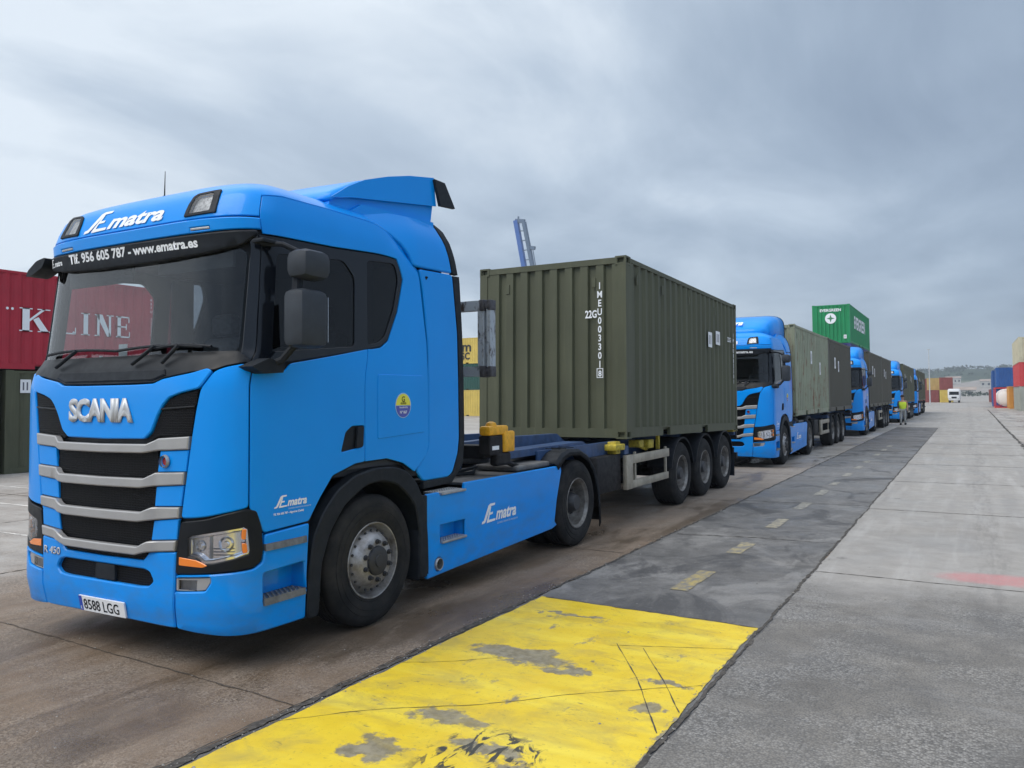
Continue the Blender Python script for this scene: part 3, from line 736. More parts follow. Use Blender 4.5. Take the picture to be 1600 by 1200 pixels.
    cbp = cb_+[(-a, b) for a, b in cb_[::-1] if a > 0]
    CB = sheet('bumper_centre', cbp, [LG], PAINT, R, off=.010, th=.03, step=.05, bev=.01, rnd=.01, hrnd=.02)
    sheet('lower_grille', inset(LG, -.015) if area(LG) > 0 else inset(LG, -.015), [], MESHM, CB, off=-.02, th=.01, bev=0, step=.1)
    sheet('radar_cover', [(-.10, .535), (.13, .535), (.12, .643), (-.09, .643)], [], BLACKM, CB, off=.0, th=.02, rnd=.015)
    place2d('badge', text2d('R 450', .075, bold=.001, sx=1.25), -.745+.02, .665, SILVB, CB, off=.0125, th=.004)
    pl = sheet('licence_plate', [(-.26, .295), (.26, .295), (.26, .405), (-.26, .405)], [], PLATE_R, R, off=.026, th=.012, rnd=.008, bev=.001)
    sheet('plate_band', [(-.258, .297), (-.222, .297), (-.222, .403), (-.258, .403)], [], PLATE_B, pl, off=.0275, th=.001, bev=0)
    place2d('lettering', text2d('8588 LGG', .105, bold=.0012, sx=.92), -.208, .313, BLACK, pl, off=.0275)
    place2d('lettering', text2d('E', .03, bold=.0006), -.248, .308, WHITE, pl, off=.029)
    # emblem on the grille
    c0 = M(.655, 1.385)
    em = one('emblem', STEEL, R, lambda b: b.lathe([(-.03, .038), (-.010, .045), (-.004, .042), (-.004, 0)], (c0.x, c0.y, c0.z), axis='y', n=24), 40)
    one('emblem_field', RED, em, lambda b: b.lathe([(.0, .026), (.004, .024), (.004, 0)], (c0.x, c0.y-.010, c0.z), axis='y', n=16), 40)
    em.scale = (1, 1, 1)
    # door lettering
    place2d('door_lettering', logo(bmesh.new(), .075), 1.475, 1.055, WHITE, R, off=.006)
    place2d('door_lettering', text2d('Logistica integral de transporte', .017, bold=.0004, shear=.2), 1.60, 1.034, PALE, R, off=.006)
    place2d('door_lettering', text2d('Tlf. 956 605 787 - Algeciras (Cadiz)', .0195, bold=.0006), 1.465, 1.006, WHITE, R, off=.006)
    # round sticker on the locker hatch
    def disc(rad, a0=0, a1=360, n=28):
        bm = bmesh.new(); poly2d(bm, [(rad*math.cos(math.radians(a0+(a1-a0)*i/n)), rad*math.sin(math.radians(a0+(a1-a0)*i/n))) for i in range(n if a1-a0 == 360 else n+1)]); return bm
    sk = place2d('sticker', disc(.105), sy(1.79), 1.735, PALE, R, off=.009)
    place2d('sticker_print', disc(.096, 0, 180), sy(1.79), 1.736, DECALY, sk, off=.0105)
    place2d('sticker_print', disc(.096, 180, 360), sy(1.79), 1.732, DECALP, sk, off=.0105)
    place2d('sticker_print', text2d('G', .065, bold=.001), sy(1.765), 1.765, BLACK, sk, off=.012)
    place2d('sticker_print', text2d('GUIDES', .022, bold=.0006, align='CENTER'), sy(1.79), 1.745, BLACK, sk, off=.012)
    place2d('sticker_print', text2d('N\u00b0 067', .032, bold=.0008, align='CENTER'), sy(1.79), 1.668, WHITE, sk, off=.012)
    place2d('sticker_print', text2d('TRANSPORTES', .017, bold=.0003, align='CENTER'), sy(1.79), 1.712, WHITE, sk, off=.012)
    # roof furniture
    one('antenna', BLACK, R, lambda b: b.tube([(-.20, .60, 3.36), (-.20, .60, 3.43)], .014, 8).tube([(-.20, .60, 3.42), (-.195, .60, 3.63)], [.006, .0025], 6), 40)
    one('roof_beacon_mount', BLACK, R, lambda b: b.box(.62, .74, 1.36, 1.54, 3.42, 3.48, c=.015).box(.655, .70, 1.41, 1.49, 3.47, 3.50, c=.01), 40)
    # low roof spoiler
    def spo(parent):
        xs = (.96, .99)
        prof = [(1.15, 3.38), (1.35, 3.51), (1.55, 3.61), (1.85, 3.71), (2.15, 3.79), (2.52, 3.86)]
        b = B(); n = len(prof); vs = []
        for (y, z) in prof:
            for k in range(13):
                u = -1+2*k/12; x = 1.05*u; dz = 0
                vs.append((x*(1 if abs(u) < .95 else 1.0), y+.03*(1-u*u)*-1, z+dz+.015*(1-u*u)))
        nr = n; fs = [(i*13+k, i*13+k+1, (i+1)*13+k+1, (i+1)*13+k) for i in range(n-1) for k in range(12)]
        b.add(vs, fs)
        sp_ = b.make('roof_spoiler', PAINT, parent, 22); md = sp_.modifiers.new('t', 'SOLIDIFY'); md.thickness = .025
        for s in (1, -1):      # flat side cheeks
            top = [(1.052*s, y, z+.004) for y, z in prof]
            vs = top+[(1.056*s, y+(.03 if k_ else .10), 3.40+(y-1.15)*.146) for k_, (y, z) in enumerate(prof)]
            ck = B().add(vs, [(i, i+1, n+i+1, n+i) for i in range(n-1)]).make('spoiler_cheek', PAINT, sp_)
            md = ck.modifiers.new('t', 'SOLIDIFY'); md.thickness = .012
        b = B()
        b.add([(1.05*(-1+2*k/12), 2.52+dy, 3.86-.002) for dy in (0, .13) for k in range(13)], [(k, k+1, 14+k, 13+k) for k in range(12)])
        for s in (1, -1): b.add([(1.052*s, 2.50, 3.84), (1.052*s, 2.66, 3.84), (1.072*s, 2.80, 3.62), (1.072*s, 2.56, 3.60)], [(0, 1, 2, 3)])
        e = b.make('rubber_edge', BLACKM, sp_); md = e.modifiers.new('t', 'SOLIDIFY'); md.thickness = .03
        b = B()                # pedestal below the spoiler
        vs = []
        for x in (-1.0, 1.0): vs += [(x*1.02, 1.14, 3.25), (x*1.02, 2.50, 3.38), (x*1.02, 2.54, 3.61), (x*1.02, 1.18, 3.41)]
        b.add(vs, [(0, 1, 2, 3), (4, 5, 6, 7), (0, 1, 5, 4), (1, 2, 6, 5), (2, 3, 7, 6), (3, 0, 4, 7)])
        b.make('spoiler_base', PAINT, sp_)
        return sp_
    SPO = spo(R)
    one('deflector_top', PAINT, R, lambda b: b.prism([(1.35, 3.30), (1.50, 3.395), (2.15, 3.425), (2.50, 3.435), (2.50, 3.38), (1.6, 3.30)], 'x', -1.06, 1.06))
    # cab rear wall, interior
    one('rear_wall', DARK, R, lambda b: b.box(-1.19, 1.19, 2.125, 2.16, 1.1, 3.12).box(-1.04, 1.04, 1.85, 2.5, 3.02, 3.22).box(-1.15, 1.15, 1.95, 2.5, 2.3, 3.1))
    def inter(b):
        b.box(-1.17, 1.17, .42, 2.10, 1.20, 1.30)
        b.box(-1.12, 1.12, .22, .58, 1.72, 2.02, c=.05); b.box(.45, .95, .34, .60, 1.98, 2.13, c=.04)
        b.box(-1.1, 1.1, .55, 2.1, 2.945, 2.975)
        b.box(-1.1, 1.1, 1.75, 2.08, 1.35, 1.85, c=.05)
        for sx in (1, -1):
            b.box(*sorted((1.19*sx, 1.215*sx)), .50, 2.1, 1.25, 2.08)
            b.box(*sorted((1.05*sx, 1.15*sx)), 1.36, 1.56, 2.1, 2.92, c=.03)
    it = one('interior_trim', DARK, R, inter, 40)
    one('sun_blind', DARK, R, lambda b: b.box(-.95, -.15, .30, .32, 2.70, 2.84).box(.15, .95, .30, .32, 2.72, 2.84))
    for sx in (.58, -.58):
        st = one('seat', SEATM, R, lambda b: b.box(sx-.26, sx+.26, 1.05, 1.55, 1.62, 1.78, c=.05).box(sx-.25, sx+.25, 1.45, 1.62, 1.75, 2.36, c=.06), 40)
        one('headrest', SEATM, st, lambda b: b.box(sx-.14, sx+.14, 1.47, 1.58, 2.38, 2.58, c=.04), 40)
    def stw(b):
        q = Matrix.Translation((.58, .82, 2.03)) @ Matrix.Rotation(math.radians(35), 4, 'X')
        n = 28; bb = B(); bb.tube([(.21*math.cos(2*math.pi*i/n), .21*math.sin(2*math.pi*i/n), 0) for i in range(n+1)], .017, 8, cap=False)
        bb.box(-.2, .2, -.02, .02, -.015, .0).box(-.05, .05, -.2, .05, -.02, .005)
        b.add([(q @ Vector(p))[:] for p in bb.v], bb.f); b.tube([(.58, .82, 2.03), (.58, .62, 1.85)], .04, 8)
    one('steering_wheel', BLACK, R, stw, 40)
    one('dash_note', WHITE, R, lambda b: b.box(-.22, -.12, .24, .243, 2.12, 2.22)); one('dash_note', WHITE, R, lambda b: b.box(-.46, -.42, .24, .243, 2.10, 2.14))
    # chassis
    def frame(b):
        for s in (1, -1):
            b.box(*sorted((.38*s, .46*s)), .9, 6.05, .72, 1.0)
        for y in (1.0, 2.6, 3.6, 4.4, 5.9): b.box(-.38, .38, y, y+.1, .74, .98)
        b.box(-1.1, 1.1, .35, .8, .42, .95); b.box(-.5, .5, .8, 2.4, .55, 1.2)
        b.tube([(-1.0, 1.44, .515), (1.0, 1.44, .515)], .07, 10); b.tube([(-1.0, 5.19, .515), (1.0, 5.19, .515)], .09, 10)
        b.lathe([(-.2, .05), (-.18, .2), (.18, .2), (.2, .05)], (0, 5.19, .53), n=20)
        b.box(-1.15, -.5, 2.2, 4.4, .35, .95, c=.06); b.box(.5, 1.18, 2.85, 4.45, .34, .93, c=.06)
        b.tube([(.42, 3.0, 1.1), (.2, 3.6, 1.08), (-.1, 4.0, 1.15), (-.3, 4.4, 1.1)], .03, 8)
        b.tube([(-.5, 2.7, 1.05), (-.2, 3.4, 1.2), (.3, 3.3, 1.1)], .03, 8)
        b.box(-.7, .7, 2.35, 2.55, 1.0, 1.35)
    one('chassis_frame', FRAME_M, R, frame, 40)
    def deck(b):
        b.box(.50, 1.20, 2.85, 3.50, .955, .985, c=.008); b.box(.52, 1.18, 3.53, 4.35, .965, .99, c=.008)
        b.box(-.9, .4, 2.7, 3.25, 1.01, 1.04, c=.008); b.box(-1.2, -.5, 2.5, 4.4, .955, .985, c=.008)
    one('deck_plate', GREYPL, R, deck, 40)
    one('wing_top', GREYPL, R, lambda b: b.box(.62, 1.17, 3.85, 4.60, 1.00, 1.06, c=.02))
    def hoses(b):
        for k, (x, dx) in enumerate(((.15, .1), (.32, -.1), (-.1, .12))):
            pts = []
            for i in range(60):
                t = i/59; a = t*2*math.pi*7
                pts.append((x+.05*math.cos(a)+dx*t, 2.62+1.0*t+.0*a, 1.18+.05*math.sin(a)-.12*math.sin(t*3.14)))
            b.tube(pts, .011, 6)
        b.tube([(.4, 2.6, 1.05), (.7, 3.0, 1.0), (.9, 3.4, 1.02), (.6, 3.9, 1.03)], .02, 6)
        b.tube([(.5, 2.6, 1.09), (.85, 3.0, 1.03), (.75, 3.7, 1.05)], .016, 6)
    one('air_hose', BLACK, R, hoses, 60)
    one('battery_box', FRAME_M, R, lambda b: b.box(-.3, .45, 2.58, 3.0, 1.0, 1.16, c=.02))
    one('tool_rag', WHITE, R, lambda b: b.prism([(.30, 3.02), (.55, 3.10), (.53, 3.16), (.28, 3.08)], 'z', 1.17, 1.185))
    # fifth wheel
    def fw(b):
        b.prism(fillet([(-.42, 4.3), (.42, 4.3), (.42, 4.75), (.18, 5.15), (.06, 5.15), (.03, 4.75), (-.03, 4.75), (-.06, 5.15), (-.18, 5.15), (-.42, 4.75)], .04), 'z', 1.08, 1.12)
        b.box(-.45, .45, 4.45, 4.8, 1.0, 1.08, c=.02)
    one('fifth_wheel', STEEL, R, fw, 40)
    # side skirts
    for s in (1, -1):
        SK = [(2.135, .955), (2.32, .955), (2.335, .925), (2.72, .93), (2.735, 1.0), (4.72, 1.0), (4.745, .94), (4.62, .62), (4.56, .38), (4.62, .335), (4.50, .305), (2.50, .235), (2.135, .22)]
        RC = [(2.335, .50), (2.335, .66), (2.735, .66), (2.735, .50)]
        fn = (lambda a, c: Vector((1.245-.03*max(0, (.45-c)/.2)*0, a, c))) if s > 0 else (lambda a, c: Vector((-1.245, -a, c)))
        mpp = lambda p: p if s > 0 else mirror(p)
        EXH = [(2.31+.062*math.cos(k*math.pi/9), .32+.062*math.sin(k*math.pi/9)) for k in range(18)]
        sk_ = sheet('side_skirt', mpp(SK), [mpp(RC), mpp(EXH)], PAINT, R, fn=fn, th=.03, bev=.008, step=.12, rnd=.02)
        def rec(b, s=s):
            a, c = sorted((1.11*s, 1.225*s))
            b.box(a, a+.005 if s > 0 else c, 2.32, 2.75, .48, .68) if s > 0 else b.box(c-.005, c, 2.32, 2.75, .48, .68)
            b.box(a, c, 2.32, 2.335, .48, .68); b.box(a, c, 2.735, 2.75, .48, .68); b.box(a, c, 2.32, 2.75, .66, .68)
        one('step_recess', PAINT, sk_, rec)
        for z, x0, x1 in ((.495, 1.12, 1.268), (.925, 1.05, 1.262)):
            def stp(b, s=s):
                b.box(*sorted((x0*s, x1*s)), 2.34, 2.73, z, z+.022, c=.004)
                for i in range(10):
                    for j in range(4): b.lathe([(0, .010), (.008, .008), (.008, 0)], ((x0+.03+j*.028)*s, 2.37+i*.037, z+.02), axis='z', n=6)
            one('step_plate', STEEL, sk_, stp, 30)
        b = B().lathe([(-.16, .046), (.012, .046), (.014, .052), (.008, .057), (-.16, .057)], (1.245*s, 2.31, .32), sgn=s, n=24)
        b.make('exhaust_pipe', STEEL, sk_, 40)
        one('wheel_flap', BLACKM, R, lambda b: b.box(*sorted((.86*s, 1.255*s)), 2.00, 2.13, .25, .95, c=.01), 40)
        if s > 0:
            l1 = place2d('lettering', logo(bmesh.new(), .165), 3.02, .575, WHITE, sk_, fn=fn, off=.004)
            place2d('lettering', text2d('Logistica integral de transporte', .034, bold=.0006, shear=.2, sx=.95), 3.30, .535, PALE, sk_, fn=fn, off=.004)
        # drive-wheel wing
        def wing(b, s=s):
            prof = [(4.60, 1.03), (4.68, 1.08), (4.78, 1.135), (4.95, 1.17), (5.25, 1.16), (5.50, 1.07), (5.68, .92), (5.79, .72), (5.83, .60), (5.86, .22)]
            n_ = len(prof); x0, x1 = .62*s, 1.255*s
            out = prof; inn_ = [(y+(.0 if i == 0 else (5.1-y)*.05), z-.05) for i, (y, z) in enumerate(prof)]
            for rim_ in (0,):
                b.add([(x0, y, z) for y, z in out]+[(x1-.03*s, y, z) for y, z in out]+[(x1, y-(y-5.15)*.03, z-.03) for y, z in out]+[(x1, y-(y-5.15)*.10, z-.075) for y, z in out],
                      [(r_*n_+i, r_*n_+i+1, (r_+1)*n_+i+1, (r_+1)*n_+i) for r_ in range(3) for i in range(n_-1)])
            for y in (4.85, 5.0, 5.2): b.box(*sorted((.70*s, 1.18*s)), y, y+.012, 1.176, 1.186)
        w_ = one('wheel_wing', BLACKM, R, wing, 40); md = w_.modifiers.new('t', 'SOLIDIFY'); md.thickness = .008
        # wheels
        wheel('wheel', R, 1.235*s, 1.44, .515, s, 'front')
        wheel('wheel', R, 1.235*s, 5.19, .515, s, 'rear', dual=True)
    one('tail_lamp', RED, R, lambda b: b.box(.75, 1.1, 6.0, 6.05, .62, .74).box(-1.1, -.75, 6.0, 6.05, .62, .74))
    return R
def tall_spoiler(parent):
    """full-height roof fairing of the other tractors"""
    st = [(.62, 3.40, .95), (.80, 3.56, .97), (1.05, 3.70, 1.0), (1.45, 3.84, 1.03), (1.90, 3.93, 1.06), (2.40, 3.98, 1.09)]
    b = B(); n = 17; vs = []
    for (y, z, w) in st:
        for k in range(n):
            a = math.pi*k/(n-1); cx = math.cos(a); sx = math.sin(a)
            x = w*math.copysign(abs(cx)**.30, cx); zz = 3.28+(z-3.28)*abs(sx)**.36
            vs.append((x, y+(.25*abs(cx)**3 if y < 1 else 0), zz))
    b.add(vs, [(i*n+k, i*n+k+1, (i+1)*n+k+1, (i+1)*n+k) for i in range(len(st)-1) for k in range(n-1)])
    b.add([vs[k] for k in range(n)], [tuple(range(n))])
    o = b.make('roof_fairing', PAINT, parent, 45)
    md = o.modifiers.new('t', 'SOLIDIFY'); md.thickness = .025
    b = B().add([(x*1.005, y, z+.004) for x, y, z in vs[-n:]]+[(x*1.005, y+.08, z+.004) for x, y, z in vs[-n:]], [(k, k+1, n+k+1, n+k) for k in range(n-1)])
    e = b.make('rubber_edge', BLACKM, o); md = e.modifiers.new('t', 'SOLIDIFY'); md.thickness = .02
    def f(s_, v_):
        zz = 3.50+v_; y = np.interp(zz, [3.40, 3.56, 3.70, 3.84, 3.93], [.60, .78, 1.03, 1.43, 1.88]); return Vector((s_, y-.01, zz))
    bm = text2d('TRANSPORTE', .15, bold=.004, align='CENTER')
    for v in bm.verts: pass
    place2d('lettering', logo(bmesh.new(), .17, 1.4), -.50, .09, WHITE, o, fn=f, off=.034)
    bm.free()
    return o

# ------------------------------------------------------------------ semi-trailers
def make_trailer(y0, y1, axles, hero):
    """skeletal container chassis; local y like the tractor's; y0 front bolster, y1 rear end"""
    R = empty('container_trailer', (0, 0, 0))
    hi = 1.10
    def beams(b):
        for s in (1, -1):
            prof = [(y0, 1.30), (y0+1.2, 1.32), (y0+2.6, 1.30), (y0+3.0, hi), (y1, hi), (y1, .82), (y0+3.2, .82), (y0+2.5, 1.13), (y0, 1.16)] if hero else \
                   [(y0, 1.16), (y1, 1.16), (y1, .86), (y0+3.4, .86), (y0+2.8, 1.0), (y0, 1.02)]
            b.prism(prof, 'x', *sorted((.42*s, .54*s)))
            b.prism([(y0+3, hi+.004), (y1, hi+.004), (y1, hi-.012), (y0+3, hi-.012)], 'x', *sorted((.36*s, .60*s)))
        y = y0+.4
        while y < y1-.3:
            b.box(-.42, .42, y, y+.08, .95, 1.08); y += .9
    fr = one('trailer_frame', TBLUE, R, beams)
    cf, cr_ = (6.83, 12.80) if hero else (y0+.1, y1-.1)
    def bol(b):
        ys = (cf, cr_-.05) if hero else (cf, (cf+cr_)/2-.15, (cf+cr_)/2+.1, cr_-.05)
        for y in ys:
            b.box(-1.18, 1.18, y, y+.16, .98, 1.10, c=.01)
    one('bolster', TBLUE, R, bol)
    if hero:
        for sx in (1, -1): one('outrigger_plate', TBLUE, R, lambda b: b.box(*sorted((.98*sx, 1.02*sx)), 4.6, 6.9, .98, 1.17, c=.006))
        one('outrigger_arm', TBLUE, R, lambda b: b.prism([(3.95, 1.20), (5.9, 1.21), (6.15, 1.12), (6.9, 1.12), (6.9, 1.04), (6.1, 1.03), (5.7, 1.13), (3.95, 1.12)], 'x', .70, .979))
        one('front_bolster', FRAME_M, R, lambda b: b.box(-1.0, 1.02, 3.42, 3.62, 1.16, 1.30, c=.01))
        for s in (1, -1):
            q = one('twist_lock', YEL, R, lambda b: b.box(*sorted((1.0*s, 1.13*s)), 3.36, 3.74, 1.405, 1.50, c=.02).box(*sorted((1.085*s, 1.14*s)), 3.64, 3.86, 1.22, 1.44, c=.02).lathe([(0, .06), (.03, .05), (.045, .02), (.045, 0)], (1.06*s, 3.5, 1.50), axis='z', n=12), 35)
            one('lock_housing', FRAME_M, q, lambda b: b.box(*sorted((.98*s, 1.12*s)), 3.38, 3.64, 1.20, 1.405, c=.015).box(*sorted((1.02*s, 1.13*s)), 3.52, 3.80, 1.08, 1.22, c=.03).tube([(1.10*s, 3.72, 1.12), (1.10*s, 3.95, 1.05), (1.06*s, 4.05, .99)], .03, 8))
            one('lock_plate', WHITE, q, lambda b: b.box(*sorted((1.121*s, 1.125*s)), 3.42, 3.55, 1.255, 1.295))
        def head(b):
            for z in (2.01, 2.68): b.box(-1.12, 1.12, 3.25, 3.34, z, z+.10)
            for s in (1, -1):
                b.box(*sorted((1.06*s, 1.135*s)), 3.25, 3.35, 2.10, 2.69, c=.006); b.box(*sorted((1.165*s, 1.215*s)), 3.25, 3.35, 2.10, 2.69, c=.006)
                b.box(*sorted((.30*s, .42*s)), 3.24, 3.36, 1.1, 2.7)
        t = NT('weathered_galvanised')
        f = t.rng(t.noise(14, 6, .7, sc=(1, 1, .4)), .50, .62)
        t.set(col=t.mix(f, (.36, .41, .47), (.05, .035, .03)), rough=.6, metal=.2)
        hb = one('headboard_frame', t.m, R, head)
        FITTING_M = plain('dark_fitting_steel', (.05, .05, .06), .6, var=.6, vs=25)  # dark mottled colour all over the corner fittings
        for s in (1, -1):
            for z in (2.0, 2.672): one('corner_fitting', FITTING_M, hb, lambda b: b.box(*sorted((1.09*s, 1.145*s)), 3.235, 3.36, z, z+.115, c=.008).box(*sorted((1.145*s, 1.18*s)), 3.25, 3.35, z+.03, z+.09).box(*sorted((1.18*s, 1.222*s)), 3.24, 3.35, z+.005, z+.11, c=.008), 35)
    # landing legs / side equipment
    ga, gb = (6.84, 8.62) if hero else (axles[0]-2.5, axles[0]-.75)
    for s in (1, -1):
        a, c = sorted((1.17*s, 1.215*s))
        def grd(b):
            b.box(a, c, ga, gb, .84, .965, c=.006); b.box(a, c, ga+.12, gb-.04, .495, .60, c=.006)
            b.box(a-.02, c+.002, ga-.01, ga+.22, .49, .97, c=.01)
            for y in (ga+.32, gb-.15): b.box(a+.005, c-.01, y, y+.05, .55, 1.0)
        one('side_guard', GUARD, R, grd, 35)
        one('tool_box', FRAME_M, R, lambda b: b.box(*sorted((.62*s, 1.14*s)), ga-.85, ga-.03, .50, 1.0, c=.03), 35)
        one('landing_leg', FRAME_M, R, lambda b: b.box(*sorted((.72*s, .86*s)), ga-1.25, ga-1.1, .45, 1.1, c=.01).box(*sorted((.66*s, .92*s)), ga-1.3, ga-1.05, .42, .45))
        for y in ([6.50, 12.66] if hero else [y0+.1, (y0+y1)/2-.1, y1-.25]):
            one('twist_lock', YELD if hero else FRAME_M, R, lambda b: b.box(*sorted((.98*s, 1.19*s)), y, y+.34, 1.05, 1.135, c=.015).box(*sorted((1.02*s, 1.15*s)), y+.1, y+.26, 1.0, 1.17, c=.01), 35)
        if hero:
            one('valve_block', YELD, R, lambda b: b.box(*sorted((.92*s, 1.10*s)), 7.62, 7.80, 1.03, 1.14, c=.01).box(*sorted((.98*s, 1.12*s)), 7.95, 8.18, 1.0, 1.13, c=.01).box(*sorted((1.05*s, 1.10*s)), 8.45, 8.50, .96, 1.17).tube([(1.05*s, 7.7, 1.05), (1.05*s, 8.0, .98), (1.05*s, 8.3, 1.05)], .02, 6), 35)
        for ya in axles:      # mudguards and wheels
            def mg(b):
                pr = arc(ya, .515, .60, 12, 168, 16); n_ = len(pr)
                b.add([(.82*s, y, z) for y, z in pr]+[(1.235*s, y, z) for y, z in pr]+[(1.235*s, ya+(y-ya)*.955, .515+(z-.515)*.955) for y, z in pr],
                      [(r_*n_+i, r_*n_+i+1, (r_+1)*n_+i+1, (r_+1)*n_+i) for r_ in range(2) for i in range(n_-1)])
            g = one('mudguard', BLACKM, R, mg, 50); md = g.modifiers.new('t', 'SOLIDIFY'); md.thickness = .008
            wheel('wheel', R, 1.215*s, ya, .515, s, 'rear', w=.38, lod=not hero)
        one('mud_flap', BLACKM, R, lambda b: b.box(*sorted((.85*s, 1.24*s)), axles[-1]+.62, axles[-1]+.64, .18, .75))
    def ax(b):
        for ya in axles:
            b.tube([(-1.0, ya, .515), (1.0, ya, .515)], .07, 10)
            for s in (1, -1): b.box(*sorted((.42*s, .52*s)), ya-.5, ya+.3, .5, .62); b.tube([(.47*s, ya+.3, .6), (.47*s, ya+.3, .9)], .11, 10)
        b.tube([(-.3, ga-.2, .75), (-.3, ga+1.2, .75)], .16, 14); b.box(-.85, .3, ga, ga+1.4, .6, .9)
    one('axle_assembly', FRAME_M, R, ax, 40)
    rb = one('rear_bar', FRAME_M, R, lambda b: b.box(-1.2, 1.2, y1-.02, y1+.08, .5, .62).box(-1.2, 1.2, y1, y1+.06, .9, 1.1))
    one('tail_lamp', RED, rb, lambda b: b.box(.8, 1.15, y1+.081, y1+.10, .52, .60).box(-1.15, -.8, y1+.081, y1+.10, .52, .60))
    return R

# ------------------------------------------------------------------ containers
def cont_mat(name, col, streak=.25, rust=0., light=None, seed=0.):
    t = NT(name); x, y, z = t.xyz()
    big = t.rng(t.noise(.9, 4, .6, loc=(seed, 2, 5)), .3, .7)
    c = t.mix(big, tuple(q*.86 for q in col), tuple(q*1.12 for q in col))
    st = t.rng(t.noise(3.0, 6, .65, sc=(3.2, 3.2, .22), loc=(seed, seed, 0)), .52, .78)
    c = t.mix(t.mth('MULTIPLY', st, streak), c, light or tuple(min(1, q*2.1+.02) for q in col))
    sc_ = t.rng(t.noise(22, 5, .7, sc=(1, 1, .7), loc=(seed, 1, 1)), .66, .72)
    c = t.mix(t.mth('MULTIPLY', sc_, .35), c, tuple(q*.45 for q in col))
    if rust:
        r1 = t.rng(t.noise(2.6, 7, .72, sc=(2.2, 2.2, .6), loc=(seed+3, 0, 0)), .62-.1*rust, .70-.1*rust)
        r1 = t.mth('MULTIPLY', r1, t.rng(z, 2.4, 0.1, .35, 1.0))
        c = t.mix(t.mth('MULTIPLY', r1, min(1, rust+.3)), c, (.16, .055, .025))
    t.set(col=c, rough=t.rng(big, 0, 1, .48, .62), spec=.35)
    t.bump(t.noise(2.2, 3, .5), .12, .03)
    return t.m
def corr(L, pitch, flat_o, slope, flat_i, depth, outer, margin=0.):
    """plan profile of a corrugated wall along t in [margin, L-margin]: list of (t, depth_below_outer)"""
    pts = []; n = max(1, int((L-2*margin)//pitch)); t = (L-n*pitch)/2
    pts.append((0, outer)); pts.append((t, outer))
    for i in range(n):
        pts += [(t+flat_o, outer), (t+flat_o+slope, outer+depth), (t+flat_o+slope+flat_i, outer+depth), (t+flat_o+2*slope+flat_i, outer)]
        t += pitch
    pts.append((L, outer)); return pts
_cm = {}
